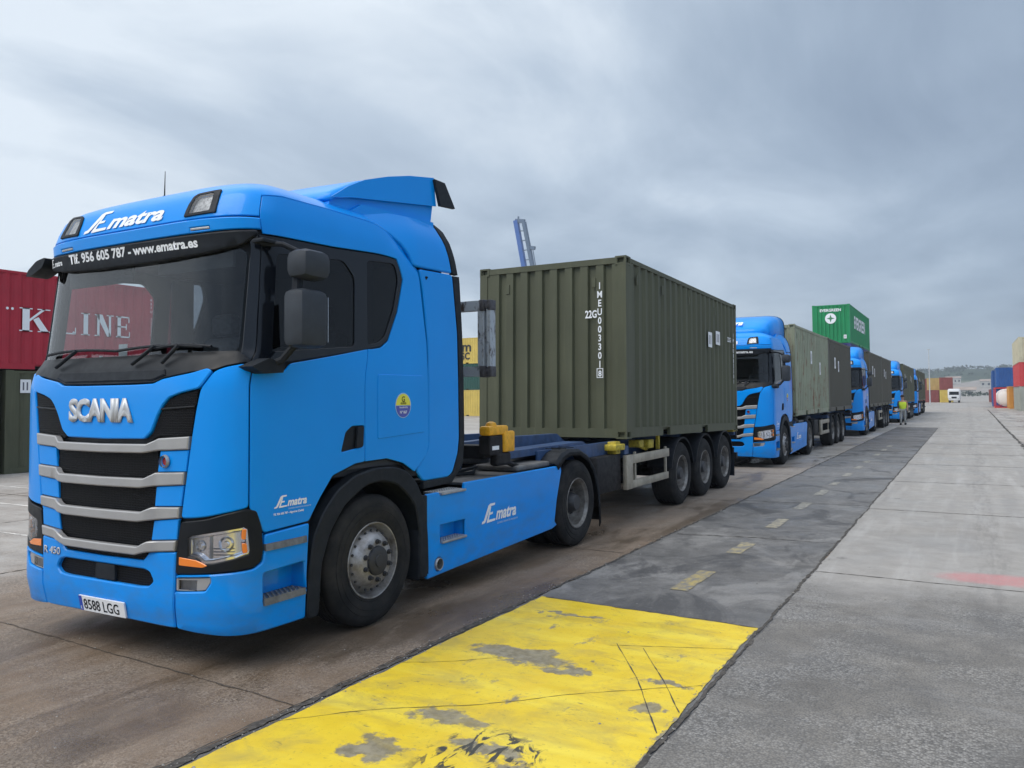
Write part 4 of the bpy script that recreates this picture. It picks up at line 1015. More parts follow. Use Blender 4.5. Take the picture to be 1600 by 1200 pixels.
def container(L, mat, name='shipping_container', H=2.591, detail=True, key=None, door_front=False):
    """origin bottom centre of the near (-Y) end"""
    W = 2.438; w = W/2
    R = empty(name, (0, 0, 0))
    k = (L, H, detail, door_front)
    if k not in _cm:
        D = {}
        def fr(b):
            p = .13
            for x in (1, -1):
                for y in (0, L):
                    ys = sorted((y, y+(.12 if y == 0 else -.12)))
                    b.box(*sorted((w*x, (w-p)*x)), *ys, .11, H-.11)
                a, c = sorted(((w-.004)*x, (w-.06)*x))
                b.box(a, c, .12, L-.12, H-.075, H-.012); 
                gaps = [(1.52, 1.86), (3.61, 3.95)] if L < 7 else [(L/2-1.3, L/2-.95), (L/2+.95, L/2+1.3)]
                yy = .12
                for g0, g1 in gaps+[(L-.12, None)]:
                    b.box(a, c, yy, g0, .012, .155); yy = g1
                for g0, g1 in gaps: b.box(a-(.0), c, g0, g1, .135, .155)
            for y in (0, L):
                ys = sorted((y+(.004 if y == 0 else -.004), y+(.06 if y == 0 else -.06)))
                b.box(-w+.13, w-.13, *ys, H-.10, H-.014); b.box(-w+.13, w-.13, *ys, .012, .14)
        D['frame'] = (fr, None)
        def pocket(b):
            gaps = [(1.52, 1.86), (3.61, 3.95)] if L < 7 else [(L/2-1.3, L/2-.95), (L/2+.95, L/2+1.3)]
            for g0, g1 in gaps: b.box(-w+.16, w-.16, g0, g1, .02, .134)
        D['fork_pocket'] = (pocket, None)
        def casting(x, y, z):
          def castings(b):
                        bm = bmesh.new(); bmesh.ops.create_cube(bm, size=1)
                        for v in bm.verts:
                            v.co = Vector((x*(w+.002-.083)+v.co.x*.166, y+(.087 if y == 0 else -.087)+v.co.y*.178, z+.059+v.co.z*.122))
                        if detail:
                            for f in list(bm.faces):
                                n = f.normal.copy()
                                if (abs(n.x) > .9 and n.x*x > 0) or (abs(n.y) > .9 and (n.y > 0) == (y > 0)):
                                    bmesh.ops.inset_individual(bm, faces=[f], thickness=.036)
                                    r = bmesh.ops.extrude_discrete_faces(bm, faces=[f]); f2 = r['faces'][0]
                                    for v in f2.verts: v.co -= n*.05
                        b.addbm(bm)
          return castings
        ci = 0
        for x in (1, -1):
            for y in (0, L):
                for z in (0, H-.118):
                    D['corner_casting'+'.'*ci] = (casting(x, y, z), None); ci += 1
        for x, nm in ((1, 'side_panel'), (-1, 'side_panel.')):
            def sp(b, x=x):
                pr = corr(L-.24, .278, .07, .068, .072, .036, .010, .05); n = len(pr)
                V = [((w-d)*x, .12+t, z) for z in (.15, H-.07) for t, d in pr]
                b.add(V, [(i, i+1, n+i+1, n+i) for i in range(n-1)])
            D[nm] = (sp, None)
        for y, nm in ((0, 'end_panel'), (1, 'end_panel.')):
            if y == 0 and door_front: continue
            def ep(b, y=y):
                pr = corr(W-.26, .250, .118, .018, .096, .045, .012, .04); n = len(pr)
                V = [(-w+.13+t, (d if y == 0 else L-d), z) for z in (.135, H-.095) for t, d in pr]
                b.add(V, [(i, i+1, n+i+1, n+i) for i in range(n-1)])
            D[nm] = (ep, None)
        if door_front:
            def dr(b):
                for s in (1, -1): b.box(*sorted((.01*s, (w-.14)*s)), .02, .06, .15, H-.11)
                for xx in (-.85, -.35, .35, .85): b.tube([(xx, .0, .1), (xx, .0, H-.08)], .02, 6)
                for z in (.9, 1.3): b.box(-1.0, 1.0, -.005, .02, z, z+.04)
            D['container_door'] = (dr, None)
        D['roof'] = (lambda b: b.box(-w+.05, w-.05, .05, L-.05, H-.05, H-.02), None)
        D['floor'] = (lambda b: b.box(-w+.05, w-.05, .05, L-.05, .10, .145), None)
        if detail:
            def lug(b):
                for x in (-.72, .72): b.box(x-.03, x+.03, -.002, .02, H-.42, H-.28, c=.004)
                for y in (.45, 1.55, 2.9, 4.5):
                    if y < L: b.box(w-.012, w+.0, y-.03, y+.03, H-.36, H-.22, c=.003)
            D['lashing_lug'] = (lug, None)
        _cm[k] = {}
        for nm, (fn, _) in D.items():
            b = B(); fn(b)
            me = bpy.data.meshes.new(nm.strip('.')); me.from_pydata(b.v, [], b.f)
            if 'panel' not in nm:
                bm = bmesh.new(); bm.from_mesh(me); bmesh.ops.recalc_face_normals(bm, faces=bm.faces[:]); bm.to_mesh(me); bm.free()
            me.materials.append(mat); me.update(); _cm[k][nm] = me
    for nm, me in _cm[k].items():
        o = bpy.data.objects.new(nm.strip('.'), me); C.objects.link(o); o.parent = R
        o.material_slots[0].link = 'OBJECT'; o.material_slots[0].material = (FRAME_M if nm == 'fork_pocket' else mat)  # pocket blocks coloured black for the shade inside the openings
    return R
def front_fn(y=-.003): return lambda s, v: Vector((s, y, v))
def side_fn(x=1.219+.004): return lambda s, v: Vector((x, s, v))
def cdec(R, txt, size, s0, v0, face='front', mat=None, name='lettering', vertical=0, **k):
    fn = front_fn() if face == 'front' else side_fn()
    if not vertical:
        return place2d(name, text2d(txt, size, **k), s0, v0, mat or WHITE, R, fn=fn, off=.001)
    acc = bmesh.new()
    for i, ch in enumerate(txt):
        if ch == ' ': continue
        t = text2d(ch, size, align='CENTER', **k)
        for v in t.verts: v.co.y -= i*vertical
        me = bpy.data.meshes.new('q'); t.to_mesh(me); t.free(); acc.from_mesh(me); bpy.data.meshes.remove(me)
    return place2d(name, acc, s0, v0, mat or WHITE, R, fn=fn, off=.001)
def placard(R, y0, y1, z0, z1, face='side', name='placard', mat=None):
    fn = front_fn() if face == 'front' else side_fn()
    p = sheet(name, [(y0, z0), (y1, z0), (y1, z1), (y0, z1)], [], mat or PLATE_R, R, fn=fn, off=.002, th=.004, bev=0, step=1)
    w, h = (y1-y0), (z1-z0)
    for i in range(2):
        a = y0+w*(.22+.36*i)
        sheet('placard_print', [(a, z0+h*.2), (a+w*.14, z0+h*.2), (a+w*.14, z0+h*.8), (a, z0+h*.8)], [], INK, p, fn=fn, off=.003, th=0, bev=0, step=1)
    return p
INK = plain('grey_ink', (.10, .10, .13), .6)
OLIVE = cont_mat('olive_container_paint', (.074, .079, .047), .24, .0)
OLIVE2 = cont_mat('brown_green_container_paint', (.074, .070, .052), .14, .0, seed=4)
WORN = cont_mat('faded_green_container_paint', (.24, .265, .185), .75, .85, light=(.36, .38, .30), seed=9)
GREENC = cont_mat('bright_green_container_paint', (.012, .23, .085), .12, seed=2)
NAVY = cont_mat('navy_container_paint', (.05, .055, .17), .12, seed=5)
REDC = cont_mat('crimson_container_paint', (.37, .022, .04), .10, seed=6)
YELC = cont_mat('ochre_container_paint', (.58, .43, .10), .15, .1, seed=7)
DGREEN = cont_mat('dark_green_container_paint', (.02, .075, .06), .12, seed=8)
MAROON = cont_mat('maroon_container_paint', (.22, .06, .055), .2, .2, seed=11)
BLUEC = cont_mat('blue_container_paint', (.02, .085, .27), .15, .1, seed=12)
TAN = cont_mat('beige_container_paint', (.50, .46, .33), .3, .45, seed=13)
GREYC = cont_mat('grey_container_paint', (.30, .31, .27), .3, .3, seed=14)
ORANGE = cont_mat('orange_container_paint', (.55, .25, .05), .2, .3, seed=15)
REDB = cont_mat('bright_red_container_paint', (.50, .05, .055), .2, .3, seed=16)
SAND = cont_mat('sand_container_paint', (.48, .36, .14), .2, .2, seed=17)

# ------------------------------------------------------------------ the convoy
XC, YF = -5.4023, 3.4948
tr = make_tractor()
proto_f = tall_spoiler(tr)
TR = [(XC, YF, 'nearest blue tractor unit with number plate 8588 LGG and low roof spoiler'),
      (XC-.02, 19.75, 'second blue tractor unit in the convoy, just behind the nearest dark green container'),
      (-5.15, 36.25, 'third blue tractor unit in the convoy, below the high green container stack'),
      (-4.85, 54.0, 'fourth blue tractor unit in the convoy, just behind the worker in the yellow vest'),
      (-4.78, 71.0, 'farthest blue tractor unit at the tail of the convoy')]
for i, (x, y, lab) in enumerate(TR):
    o = tr if i == 0 else copy_tree(tr)
    o.location = (x, y, 0); tag(o, lab, 'truck', 'tractor units lined up in the convoy')
def drop(o):
    for ch in list(o.children): drop(ch)
    bpy.data.objects.remove(o)
for o in [q for q in C.objects if q.name.startswith('tractor_unit')]:
    kill = 'roof_fairing' if o is tr else 'roof_spoiler'
    for ch in list(o.children):
        if ch.name.split('.')[0] == kill: drop(ch)
        elif o is not tr and ch.name.split('.')[0] == 'licence_plate':
            for g in list(ch.children):
                if g.name.startswith('lettering'): drop(g)
t1 = make_trailer(3.42, 12.85, (9.25, 10.56, 11.87), True)
t1.location = (XC, YF, 0); tag(t1, 'three-axle skeletal trailer under the nearest dark green container', 'trailer', 'skeletal trailers behind the tractor units')
c1 = container(6.058, OLIVE); c1.location = (-5.4023, 10.323, 1.2005); c1.rotation_euler[0] = -math.atan(.0195)
tag(c1, 'nearest dark green container marked IMEU 003301 on the first trailer', 'shipping container', 'containers carried by the convoy')
cdec(c1, 'IMEU003301', .135, .815, 2.14, vertical=.1255, bold=.003, sx=.82)
cdec(c1, '8', .115, .815, .885, vertical=.1, bold=.003, sx=.9)
for p in ([(.765, .87), (.775, .87), (.775, .99), (.765, .99)], [(.855, .87), (.865, .87), (.865, .99), (.855, .99)], [(.765, .862), (.865, .862), (.865, .872), (.765, .872)], [(.765, .988), (.865, .988), (.865, .998), (.765, .998)]):
    sheet('check_digit_box', p, [], WHITE, c1, fn=front_fn(), off=.001, th=0, bev=0, step=1)
cdec(c1, '22G', .15, .585, 1.73, bold=.004, sx=.72)
placard(c1, 4.02, 4.26, 1.58, 1.86); placard(c1, 4.52, 4.80, 1.66, 1.92)
cdec(c1, 'IMEU003301', .11, 5.80, 1.90, 'side', vertical=.105, bold=.003)
cdec(c1, '22G1', .13, 5.35, 1.78, 'side', bold=.003)
t2 = make_trailer(3.1, 15.35, (9.95, 11.26, 12.57), False)
for i, (x, y, lab) in enumerate([(XC-.02, 19.75, 'skeletal trailer carrying the faded green container behind the second tractor unit'),
                                 (-5.15, 36.25, 'skeletal trailer carrying two brown-green containers behind the third tractor unit'),
                                 (-4.85, 54.0, 'skeletal trailer behind the fourth tractor unit, near the worker'),
                                 (-4.78, 71.0, 'skeletal trailer at the tail end of the convoy')]):
    o = t2 if i == 0 else copy_tree(t2)
    o.location = (x, y, 0); tag(o, lab, 'trailer', 'skeletal trailers behind the tractor units')
    mats = [(WORN, OLIVE2), (OLIVE2, OLIVE2), (OLIVE, OLIVE), (OLIVE, OLIVE)][i]
    labs = [('faded pale green container with rust stains behind the second tractor unit', 'dark brown-green container directly behind the faded rusty one'),
            ('brown-green container directly behind the third tractor unit', 'brown-green container second behind the third tractor unit'),
            ('dark green container directly behind the fourth tractor unit, beside the worker', 'dark green container behind the one beside the worker'),
            ('dark green container directly behind the last tractor unit', 'dark green container at the very tail of the convoy')][i]
    for j in range(2):
        c = container(6.058, mats[j]); c.location = (x, y+3.2+j*6.10, 1.20)
        tag(c, labs[j], 'shipping container', 'containers carried by the convoy')
        if i == 0 and j == 0: placard(c, 2.5, 2.75, 1.55, 1.95); placard(c, 4.15, 4.35, 1.25, 1.65)
        else: placard(c, 1.4, 1.7, 1.55, 1.95); placard(c, 2.3, 2.55, 1.45, 1.85)

# ------------------------------------------------------------------ stacks standing round the yard
def stack(x, y, items, grp=None, rz=0., z0=0.):
    z = z0
    for it in items:
        L, mt, lab = it[:3]; H = it[3] if len(it) > 3 else 2.591
        c = container(L, mt, H=H, detail=False); c.location = (x, y, z); c.rotation_euler[2] = rz
        tag(c, lab, 'shipping container', grp); z += H+.012; it_ = c
        if len(it) > 4: it[4](c)
    return z
def serif(bm, ch, x, y, h, w):
    t, s_, q = .24*w, .10*w, .045*h       # stem, serif reach, serif height
    def R_(a, b, c, d): poly2d(bm, [(x+a, y+c), (x+b, y+c), (x+b, y+d), (x+a, y+d)])
    if ch == 'I': R_(w*.3, w*.3+t*1.5, 0, h); R_(w*.1, w*.8, 0, q); R_(w*.1, w*.8, h-q, h)
    if ch == 'L': R_(s_, s_+t, 0, h); R_(0, w, 0, q*1.3); R_(0, s_*2+t, h-q, h); R_(w-q, w, 0, h*.3)
    if ch == 'E':
        R_(s_, s_+t, 0, h); R_(0, w, 0, q*1.4); R_(0, w*.95, h-q*1.4, h); R_(s_, w*.7, h*.48, h*.48+q*1.3)
        R_(w-q, w, 0, h*.28); R_(w*.95-q, w*.95, h*.72, h); R_(w*.7, w*.7+q, h*.38, h*.65)
    if ch == 'K':
        R_(s_, s_+t, 0, h); R_(0, s_*2+t, 0, q); R_(0, s_*2+t, h-q, h)
        poly2d(bm, [(x+s_+t, y+h*.42), (x+s_+t, y+h*.54), (x+w*.78, y+h), (x+w*.90, y+h)])
        poly2d(bm, [(x+s_+t+.12*w, y+h*.52), (x+s_+t+.30*w, y+h*.64), (x+w*1.02, y), (x+w*.74, y)])
        R_(w*.6, w*1.05, h-q, h); R_(w*.62, w*1.12, 0, q)
    if ch == 'N':
        R_(s_, s_+t*.55, 0, h); R_(w-s_-t*.55, w-s_, 0, h); R_(-s_*.5, s_*2.5, 0, q); R_(w-s_*3.6, w+s_*.5, h-q, h); R_(-s_*.5, s_*2, h-q, h)
        poly2d(bm, [(x+s_*.2, y+h), (x+s_+t*1.2, y+h), (x+w-s_, y+h*.02), (x+w-s_, y), (x+w-s_-t*.9, y)])
def kline(c):
    bm = bmesh.new(); y0 = .97-.2; z0 = .98; h = .60
    Y0 = 10.15
    for ch, a, b_ in (('K', 11.27, 12.0), ('L', 12.15, 12.72), ('I', 12.82, 13.17), ('N', 13.26, 13.76), ('E', 13.86, 14.28)):
        serif(bm, ch, a-Y0, z0, h, b_-a)
    for a in (10.98, 11.10): poly2d(bm, [(a-Y0+.035*math.cos(k), z0+h-.05+.035*math.sin(k)) for k in np.arange(0, 6.2, .7)])
    poly2d(bm, [(12.62-Y0+.0, z0+.05), (12.66-Y0, z0+.01), (12.70-Y0, z0+.05), (12.66-Y0, z0+.09)])
    place2d('lettering', bm, 0, 0, WHITE, c, fn=side_fn(), off=.002)
    cdec(c, 'KKFU 722194', .11, 14.95-Y0, 2.1, 'side', vertical=.115)
    cdec(c, '22G1', .12, 15.18-Y0, 2.1, 'side', vertical=.13)
GL = 'containers in the red and green block left of the convoy'
stack(-22.22, 10.98, [(6.058, OLIVE, 'dark green container on the ground under the crimson one with white serif letters', 2.591, lambda c: placard(c, .34, .60, 2.02, 2.36))], GL)
stack(-22.22, 10.15, [(6.058, REDC, 'crimson container with large white letters K LINE left of the nearest cab', 2.50, kline)], GL, z0=2.61)
stack(-22.22, 4.75, [(6.058, OLIVE, 'dark green ground-level container at the left edge of the photo', 2.591)], GL)
stack(-22.22, 17.2, [(6.058, OLIVE, 'dark green ground-level container hidden behind the nearest cab')], GL)
def msc(c):
    fn = lambda s, v: Vector((s, -.004, v))
    # c is rotated so that its -X.. side faces the camera: use side_fn
    cdec(c, 'm', 1.25, 7.92, 1.35, 'side', mat=BLACKP, bold=.03, sx=1.2); cdec(c, 'SC', .85, 7.75, .55, 'side', mat=BLACKP, bold=.03, sx=.9)
BLACKP = plain('black_marking_paint', (.015, .015, .018), .5)
GM = 'containers in the yellow block seen between cab and trailer'
stack(-36.5, 66.0+1.219, [(12.192, YELC, 'ochre yellow container at the bottom of the block seen between cab and trailer'),
                    (12.192, DGREEN, 'dark green container between two ochre ones in the gap behind the cab'),
                    (12.192, YELC, 'ochre yellow container with black lettering on top of the block behind the cab', 2.591, None) ][:2], GM, rz=math.radians(90))
cc = container(12.192, YELC, detail=False); cc.location = (-36.5, 67.219, 5.21); cc.rotation_euler[2] = math.radians(90)
tag(cc, 'ochre yellow container with black lettering on top of the block behind the cab', 'shipping container', GM)
def msc2(c):
    fn = lambda s, v: Vector((-1.223, -s, v))
    place2d('lettering', text2d('m', 1.35, bold=.03, sx=1.15), -7.9, 1.25, BLACKP, c, fn=fn, off=.002)
    place2d('lettering', text2d('SC', .95, bold=.03, sx=.95), -7.95, .45, BLACKP, c, fn=fn, off=.002)
msc2(cc)
def evergreen(c):
    cdec(c, 'EVERGREEN', 1.2, 2.2, 1.15, 'side', bold=.04, sx=1.05)
    cdec(c, 'EVERGREEN', .26, -.72, 2.18, 'front', bold=.008)
    p = place2d('emblem', (lambda bm: (poly2d(bm, [(.36*math.cos(k/24*6.2832), .36*math.sin(k/24*6.2832)) for k in range(24)]), bm)[1])(bmesh.new()), -.02, 1.70, WHITE, c, fn=front_fn(), off=.002)
    star = [((.27 if k % 2 == 0 else .09)*math.sin(k/8*6.2832), (.27 if k % 2 == 0 else .09)*math.cos(k/8*6.2832)) for k in range(8)]
    place2d('emblem_star', (lambda bm: (poly2d(bm, star), bm)[1])(bmesh.new()), -.02, 1.70, GREENP, p, fn=front_fn(), off=.004)
    placard(c, .80, .98, .30, .55, 'front')
GREENP = plain('green_marking_paint', (.05, .22, .10), .5)
stack(-8.02, 57.0, [(12.192, MAROON, 'maroon container at the foot of the stack behind the third tractor unit', 2.64),
                    (12.192, NAVY, 'navy blue container directly under the bright green one', 2.64),
                    (12.192, GREENC, 'bright green container with white emblem, highest above the convoy', 2.64, evergreen)], 'three-high stack rising behind the convoy')
GR = 'containers stacked along the right edge of the photo'
stack(5.87, 92, [(12.192, GREYC, 'weathered grey container at the foot of the stack at the right edge', 2.45),
                 (12.192, REDB, 'red container between grey and beige ones at the right edge', 2.4),
                 (12.192, TAN, 'beige container topmost at the right edge', 2.5)], GR)
GB = 'containers stacked at the far right of the roadway'
stack(5.5, 106, [(6.058, ORANGE, 'orange container on the ground between tank frame and right-edge stack')], GB)
stack(4.35, 124, [(6.058, BLUEC, 'blue container on the ground behind the white tank', 2.4), (6.058, BLUEC, 'nearer upper blue container above the white tank', 2.5)], GB)
stack(4.6, 118, [(6.058, BLUEC, 'wide blue container raised directly above the white round tank', 2.5)], GB, z0=2.6)
stack(5.3, 145, [(6.058, NAVY, 'navy container on the ground at the left corner of the blue stack'), (6.058, BLUEC, 'blue container on top at the left corner of the blue stack')], GB)
stack(5.3, 160, [(12.192, NAVY, 'farther navy container on the ground beside the roadway'), (12.192, BLUEC, 'farther blue container on top beside the roadway')], GB)
stack(5.3, 180, [(12.192, MAROON, 'maroon container beyond the blue stack beside the roadway')], GB)
# framed tank
tk = empty('tank_container', (4.25, 112, 0), 'white round tank in a red frame beside the orange container', 'tank container')
one('tank_shell', plain('white_tank_paint', (.78, .77, .74), .4), tk, lambda b: b.lathe([(.12, 0), (.14, .5), (.22, .85), (.38, 1.08), (5.6, 1.08), (5.8, .85), (5.9, 0)], (0, 0, 1.25), axis='y', n=28), 50)
def tkf(b):
    for y in (0, 5.95):
        for x in (-1.16, 1.16): b.box(x-.06, x+.06, y, y+.11, 0, 2.5)
        for z in (0, 2.38): b.box(-1.1, 1.1, y, y+.1, z, z+.12)
        for s in (1, -1): b.bar((1.1*s, y+.05, .1), (.5*s, y+.05, .35), .08, .08)
    for x in (-1.18, 1.18):
        for z in (0.01, 2.39): b.box(x-.04, x+.04, .1, 5.95, z, z+.1)
one('tank_frame', REDB, tk, tkf)
GF = 'containers standing beyond the tail of the convoy'
for x, y, z, L, mt, lab in ((-6.35, 185, 0, 6.058, MAROON, 'dull red container on the ground left of the light mast foot'),
                            (-6.3, 190, 2.6, 6.058, SAND, 'sand coloured container raised beside the light mast'),
                            (-3.75, 185, 2.6, 6.058, MAROON, 'dull red container on top of the yellow-green one'),
                            (-3.75, 185, 0, 6.058, YELC, 'yellow-green container on the ground left of the white truck'),
                            (-9.0, 196, 0, 6.058, MAROON, 'dark red container farther behind the convoy tail'),
                            (-9.0, 196, 2.6, 6.058, MAROON, 'dark red upper container farther behind the convoy tail'),
                            (-6.3, 190, 0, 6.058, GREYC, 'grey container under the sand coloured one')):
    c = container(L, mt, detail=False); c.location = (x, y, z); tag(c, lab, 'shipping container', GF)
# light mast
one('light_mast', plain('mast_grey', (.45, .46, .47), .5), None, lambda b: b.tube([(-5.5, 150, 0), (-5.5, 150, 9.3)], [.11, .06], 10).box(-5.75, -5.25, 149.9, 150.1, 9.3, 9.42))
tag(bpy.data.objects['light_mast'], 'tall thin grey mast rising beyond the tail of the convoy', 'mast')
# distant white truck
wt = empty('white_truck', (-2.2, 176, 0), 'small white truck facing us far down the roadway', 'truck')
one('truck_cab', plain('white_truck_paint', (.75, .76, .77), .35, coat=.3), wt, lambda b: b.box(-1.0, 1.0, 0, 1.9, .45, 2.75, c=.14), 40)
one('windscreen', GLOSSB, wt, lambda b: b.box(-.85, .85, -.012, .02, 1.55, 2.2, c=.008))
one('grille', BLACK, wt, lambda b: b.box(-.45, .45, -.012, .02, .85, 1.2))
one('cargo_box', plain('white_box_body', (.7, .7, .69), .5), wt, lambda b: b.box(-1.15, 1.15, 2.0, 7.5, .9, 2.6, c=.03))
for s in (1, -1):
    for y in (.9, 6.0): wheel('wheel', wt, .98*s, y, .45, s, 'rear', lod=True)
    one('headlight', STEEL, wt, lambda b: b.box(*sorted((.6*s, .85*s)), -.01, .02, .7, .85))
# ship-to-shore crane far beyond
cr = empty('harbour_crane', (-180, 300, 0), 'blue harbour crane boom raised against the sky above the nearest container', 'crane')
CB_ = plain('crane_blue', (.025, .10, .34), .5, var=.15); CG_ = plain('crane_grey', (.08, .12, .18), .5, var=.2)
def crl(b):
    for x in (0, 18):
        for y in (0, 25):
            b.box(x-.7, x+.7, y-.7, y+.7, 0, 42)
        b.bar((x, 0, 20), (x, 25, 20), 1.2, 1.4); b.bar((x, 0, 41), (x, 25, 41), 1.2, 1.6); b.bar((x, 0, 20), (x, 25, 40), .5, .5)
    b.bar((0, 0, 41), (18, 0, 41), 1.2, 1.6); b.bar((0, 25, 20), (18, 25, 20), 1.2, 1.4)
one('portal_frame', CB_, cr, crl)
one('boom', CB_, cr, lambda b: b.bar((14.2, 0, 44), (8.5, -2, 79.3), 1.9, 1.9).bar((12.9, 0, 52), (8.9, -2, 77), .35, .35))
def bm2(b):
    b.bar((18.6, 0, 44), (12.5, -2, 78.2), 1.5, 1.6)
    for i in range(9):
        t = i/8*.98+.01; p = Vector((14.2, 0, 44)).lerp(Vector((8.5, -2, 79.3)), t); q = Vector((18.6, 0, 44)).lerp(Vector((12.5, -2, 78.2)), min(1, t+.02)); b.bar(p, q, .35, .35)
    b.bar((19.8, 0, 44), (16.4, -1.3, 66), .3, .3); b.bar((8.3, -2, 79.2), (12.9, -2, 78.5), 1.2, 1.6); b.box(9.4, 10.1, -2.2, -1.8, 79.5, 81)
    b.bar((14.3, -1.2, 67), (17.4, -1.2, 66.4), 1.3, 1.5)
one('boom_lattice', CG_, cr, bm2)

# ------------------------------------------------------------------ the worker
def worker():
    R = empty('person', (-3.30, 50.7, 0), 'worker in a yellow hi-vis vest and light grey trousers beside the convoy', 'person')
    J = {'pel': (0, 0, .95), 'ch': (0, -.02, 1.25), 'nk': (0, 0, 1.46), 'hd': (0, -.02, 1.60), 'ht': (0, -.01, 1.72),
         'sl': (-.19, 0, 1.40), 'el': (-.25, .02, 1.13), 'wl': (-.22, -.12, .92), 'hl': (-.21, -.16, .84),
         'sr': (.19, 0, 1.40), 'er': (.26, .05, 1.14), 'wr': (.24, -.05, .90), 'hr': (.24, -.08, .82),
         'tl': (-.09, 0, .88), 'kl': (-.11, -.08, .50), 'al': (-.11, -.02, .09), 'fl': (-.12, -.16, .04),
         'tr': (.09, 0, .88), 'kr': (.11, .02, .50), 'ar': (.12, .12, .10), 'fr': (.14, 0.0, .04)}
    rad = {'pel': .15, 'ch': .16, 'nk': .06, 'hd': .10, 'ht': .075, 'sl': .065, 'el': .048, 'wl': .035, 'hl': .04, 'sr': .065, 'er': .048, 'wr': .035, 'hr': .04,
           'tl': .095, 'kl': .065, 'al': .045, 'fl': .04, 'tr': .095, 'kr': .065, 'ar': .045, 'fr': .04}
    E_ = [('pel', 'ch'), ('ch', 'nk'), ('nk', 'hd'), ('hd', 'ht'), ('ch', 'sl'), ('sl', 'el'), ('el', 'wl'), ('wl', 'hl'), ('ch', 'sr'), ('sr', 'er'), ('er', 'wr'), ('wr', 'hr'),
          ('pel', 'tl'), ('tl', 'kl'), ('kl', 'al'), ('al', 'fl'), ('pel', 'tr'), ('tr', 'kr'), ('kr', 'ar'), ('ar', 'fr')]
    ks = list(J)
    def grow(name, keys, mat, extra=0., ov={}):
        kk = [k for k in ks if k in keys]; me = bpy.data.meshes.new(name)
        me.from_pydata([ov.get(k, J[k]) for k in kk], [(kk.index(a), kk.index(b)) for a, b in E_ if a in kk and b in kk], [])
        o = link(name, me, mat, R); md = o.modifiers.new('s', 'SKIN')
        for i, k in enumerate(kk): o.data.skin_vertices[0].data[i].radius = (rad[k]*(1.0)+extra, rad[k]*.85+extra)
        o.data.skin_vertices[0].data[0].use_root = True
        o.modifiers.new('d', 'SUBSURF').levels = 2; return o
    grow('body', ks, plain('skin', (.42, .24, .17), .6))
    grow('trousers', ('pel', 'tl', 'kl', 'al', 'tr', 'kr', 'ar'), plain('trouser_cloth', (.33, .34, .33), .9), .014)
    grow('vest', ('pel', 'ch', 'nk', 'sl', 'sr'), plain('hi_vis_fabric', (.62, .80, .05), .8), .05, {'pel': (0, 0, .86), 'nk': (0, 0, 1.40), 'sl': (-.16, 0, 1.38), 'sr': (.16, 0, 1.38)})
    grow('sleeves', ('sl', 'el', 'wl', 'sr', 'er', 'wr'), plain('dark_cloth', (.05, .06, .10), .9), .012)
    one('hair', plain('dark_hair', (.03, .02, .015), .8), R, lambda b: b.lathe([(-.02, .112), (.04, .11), (.09, .08), (.115, 0)], (0, .0, 1.64), axis='z', n=16), 60)
    one('boots', BLACKM, R, lambda b: b.box(-.17, -.07, -.20, .06, 0, .12, c=.03).box(.07, .18, -.06, .20, 0, .12, c=.03), 40)
worker()

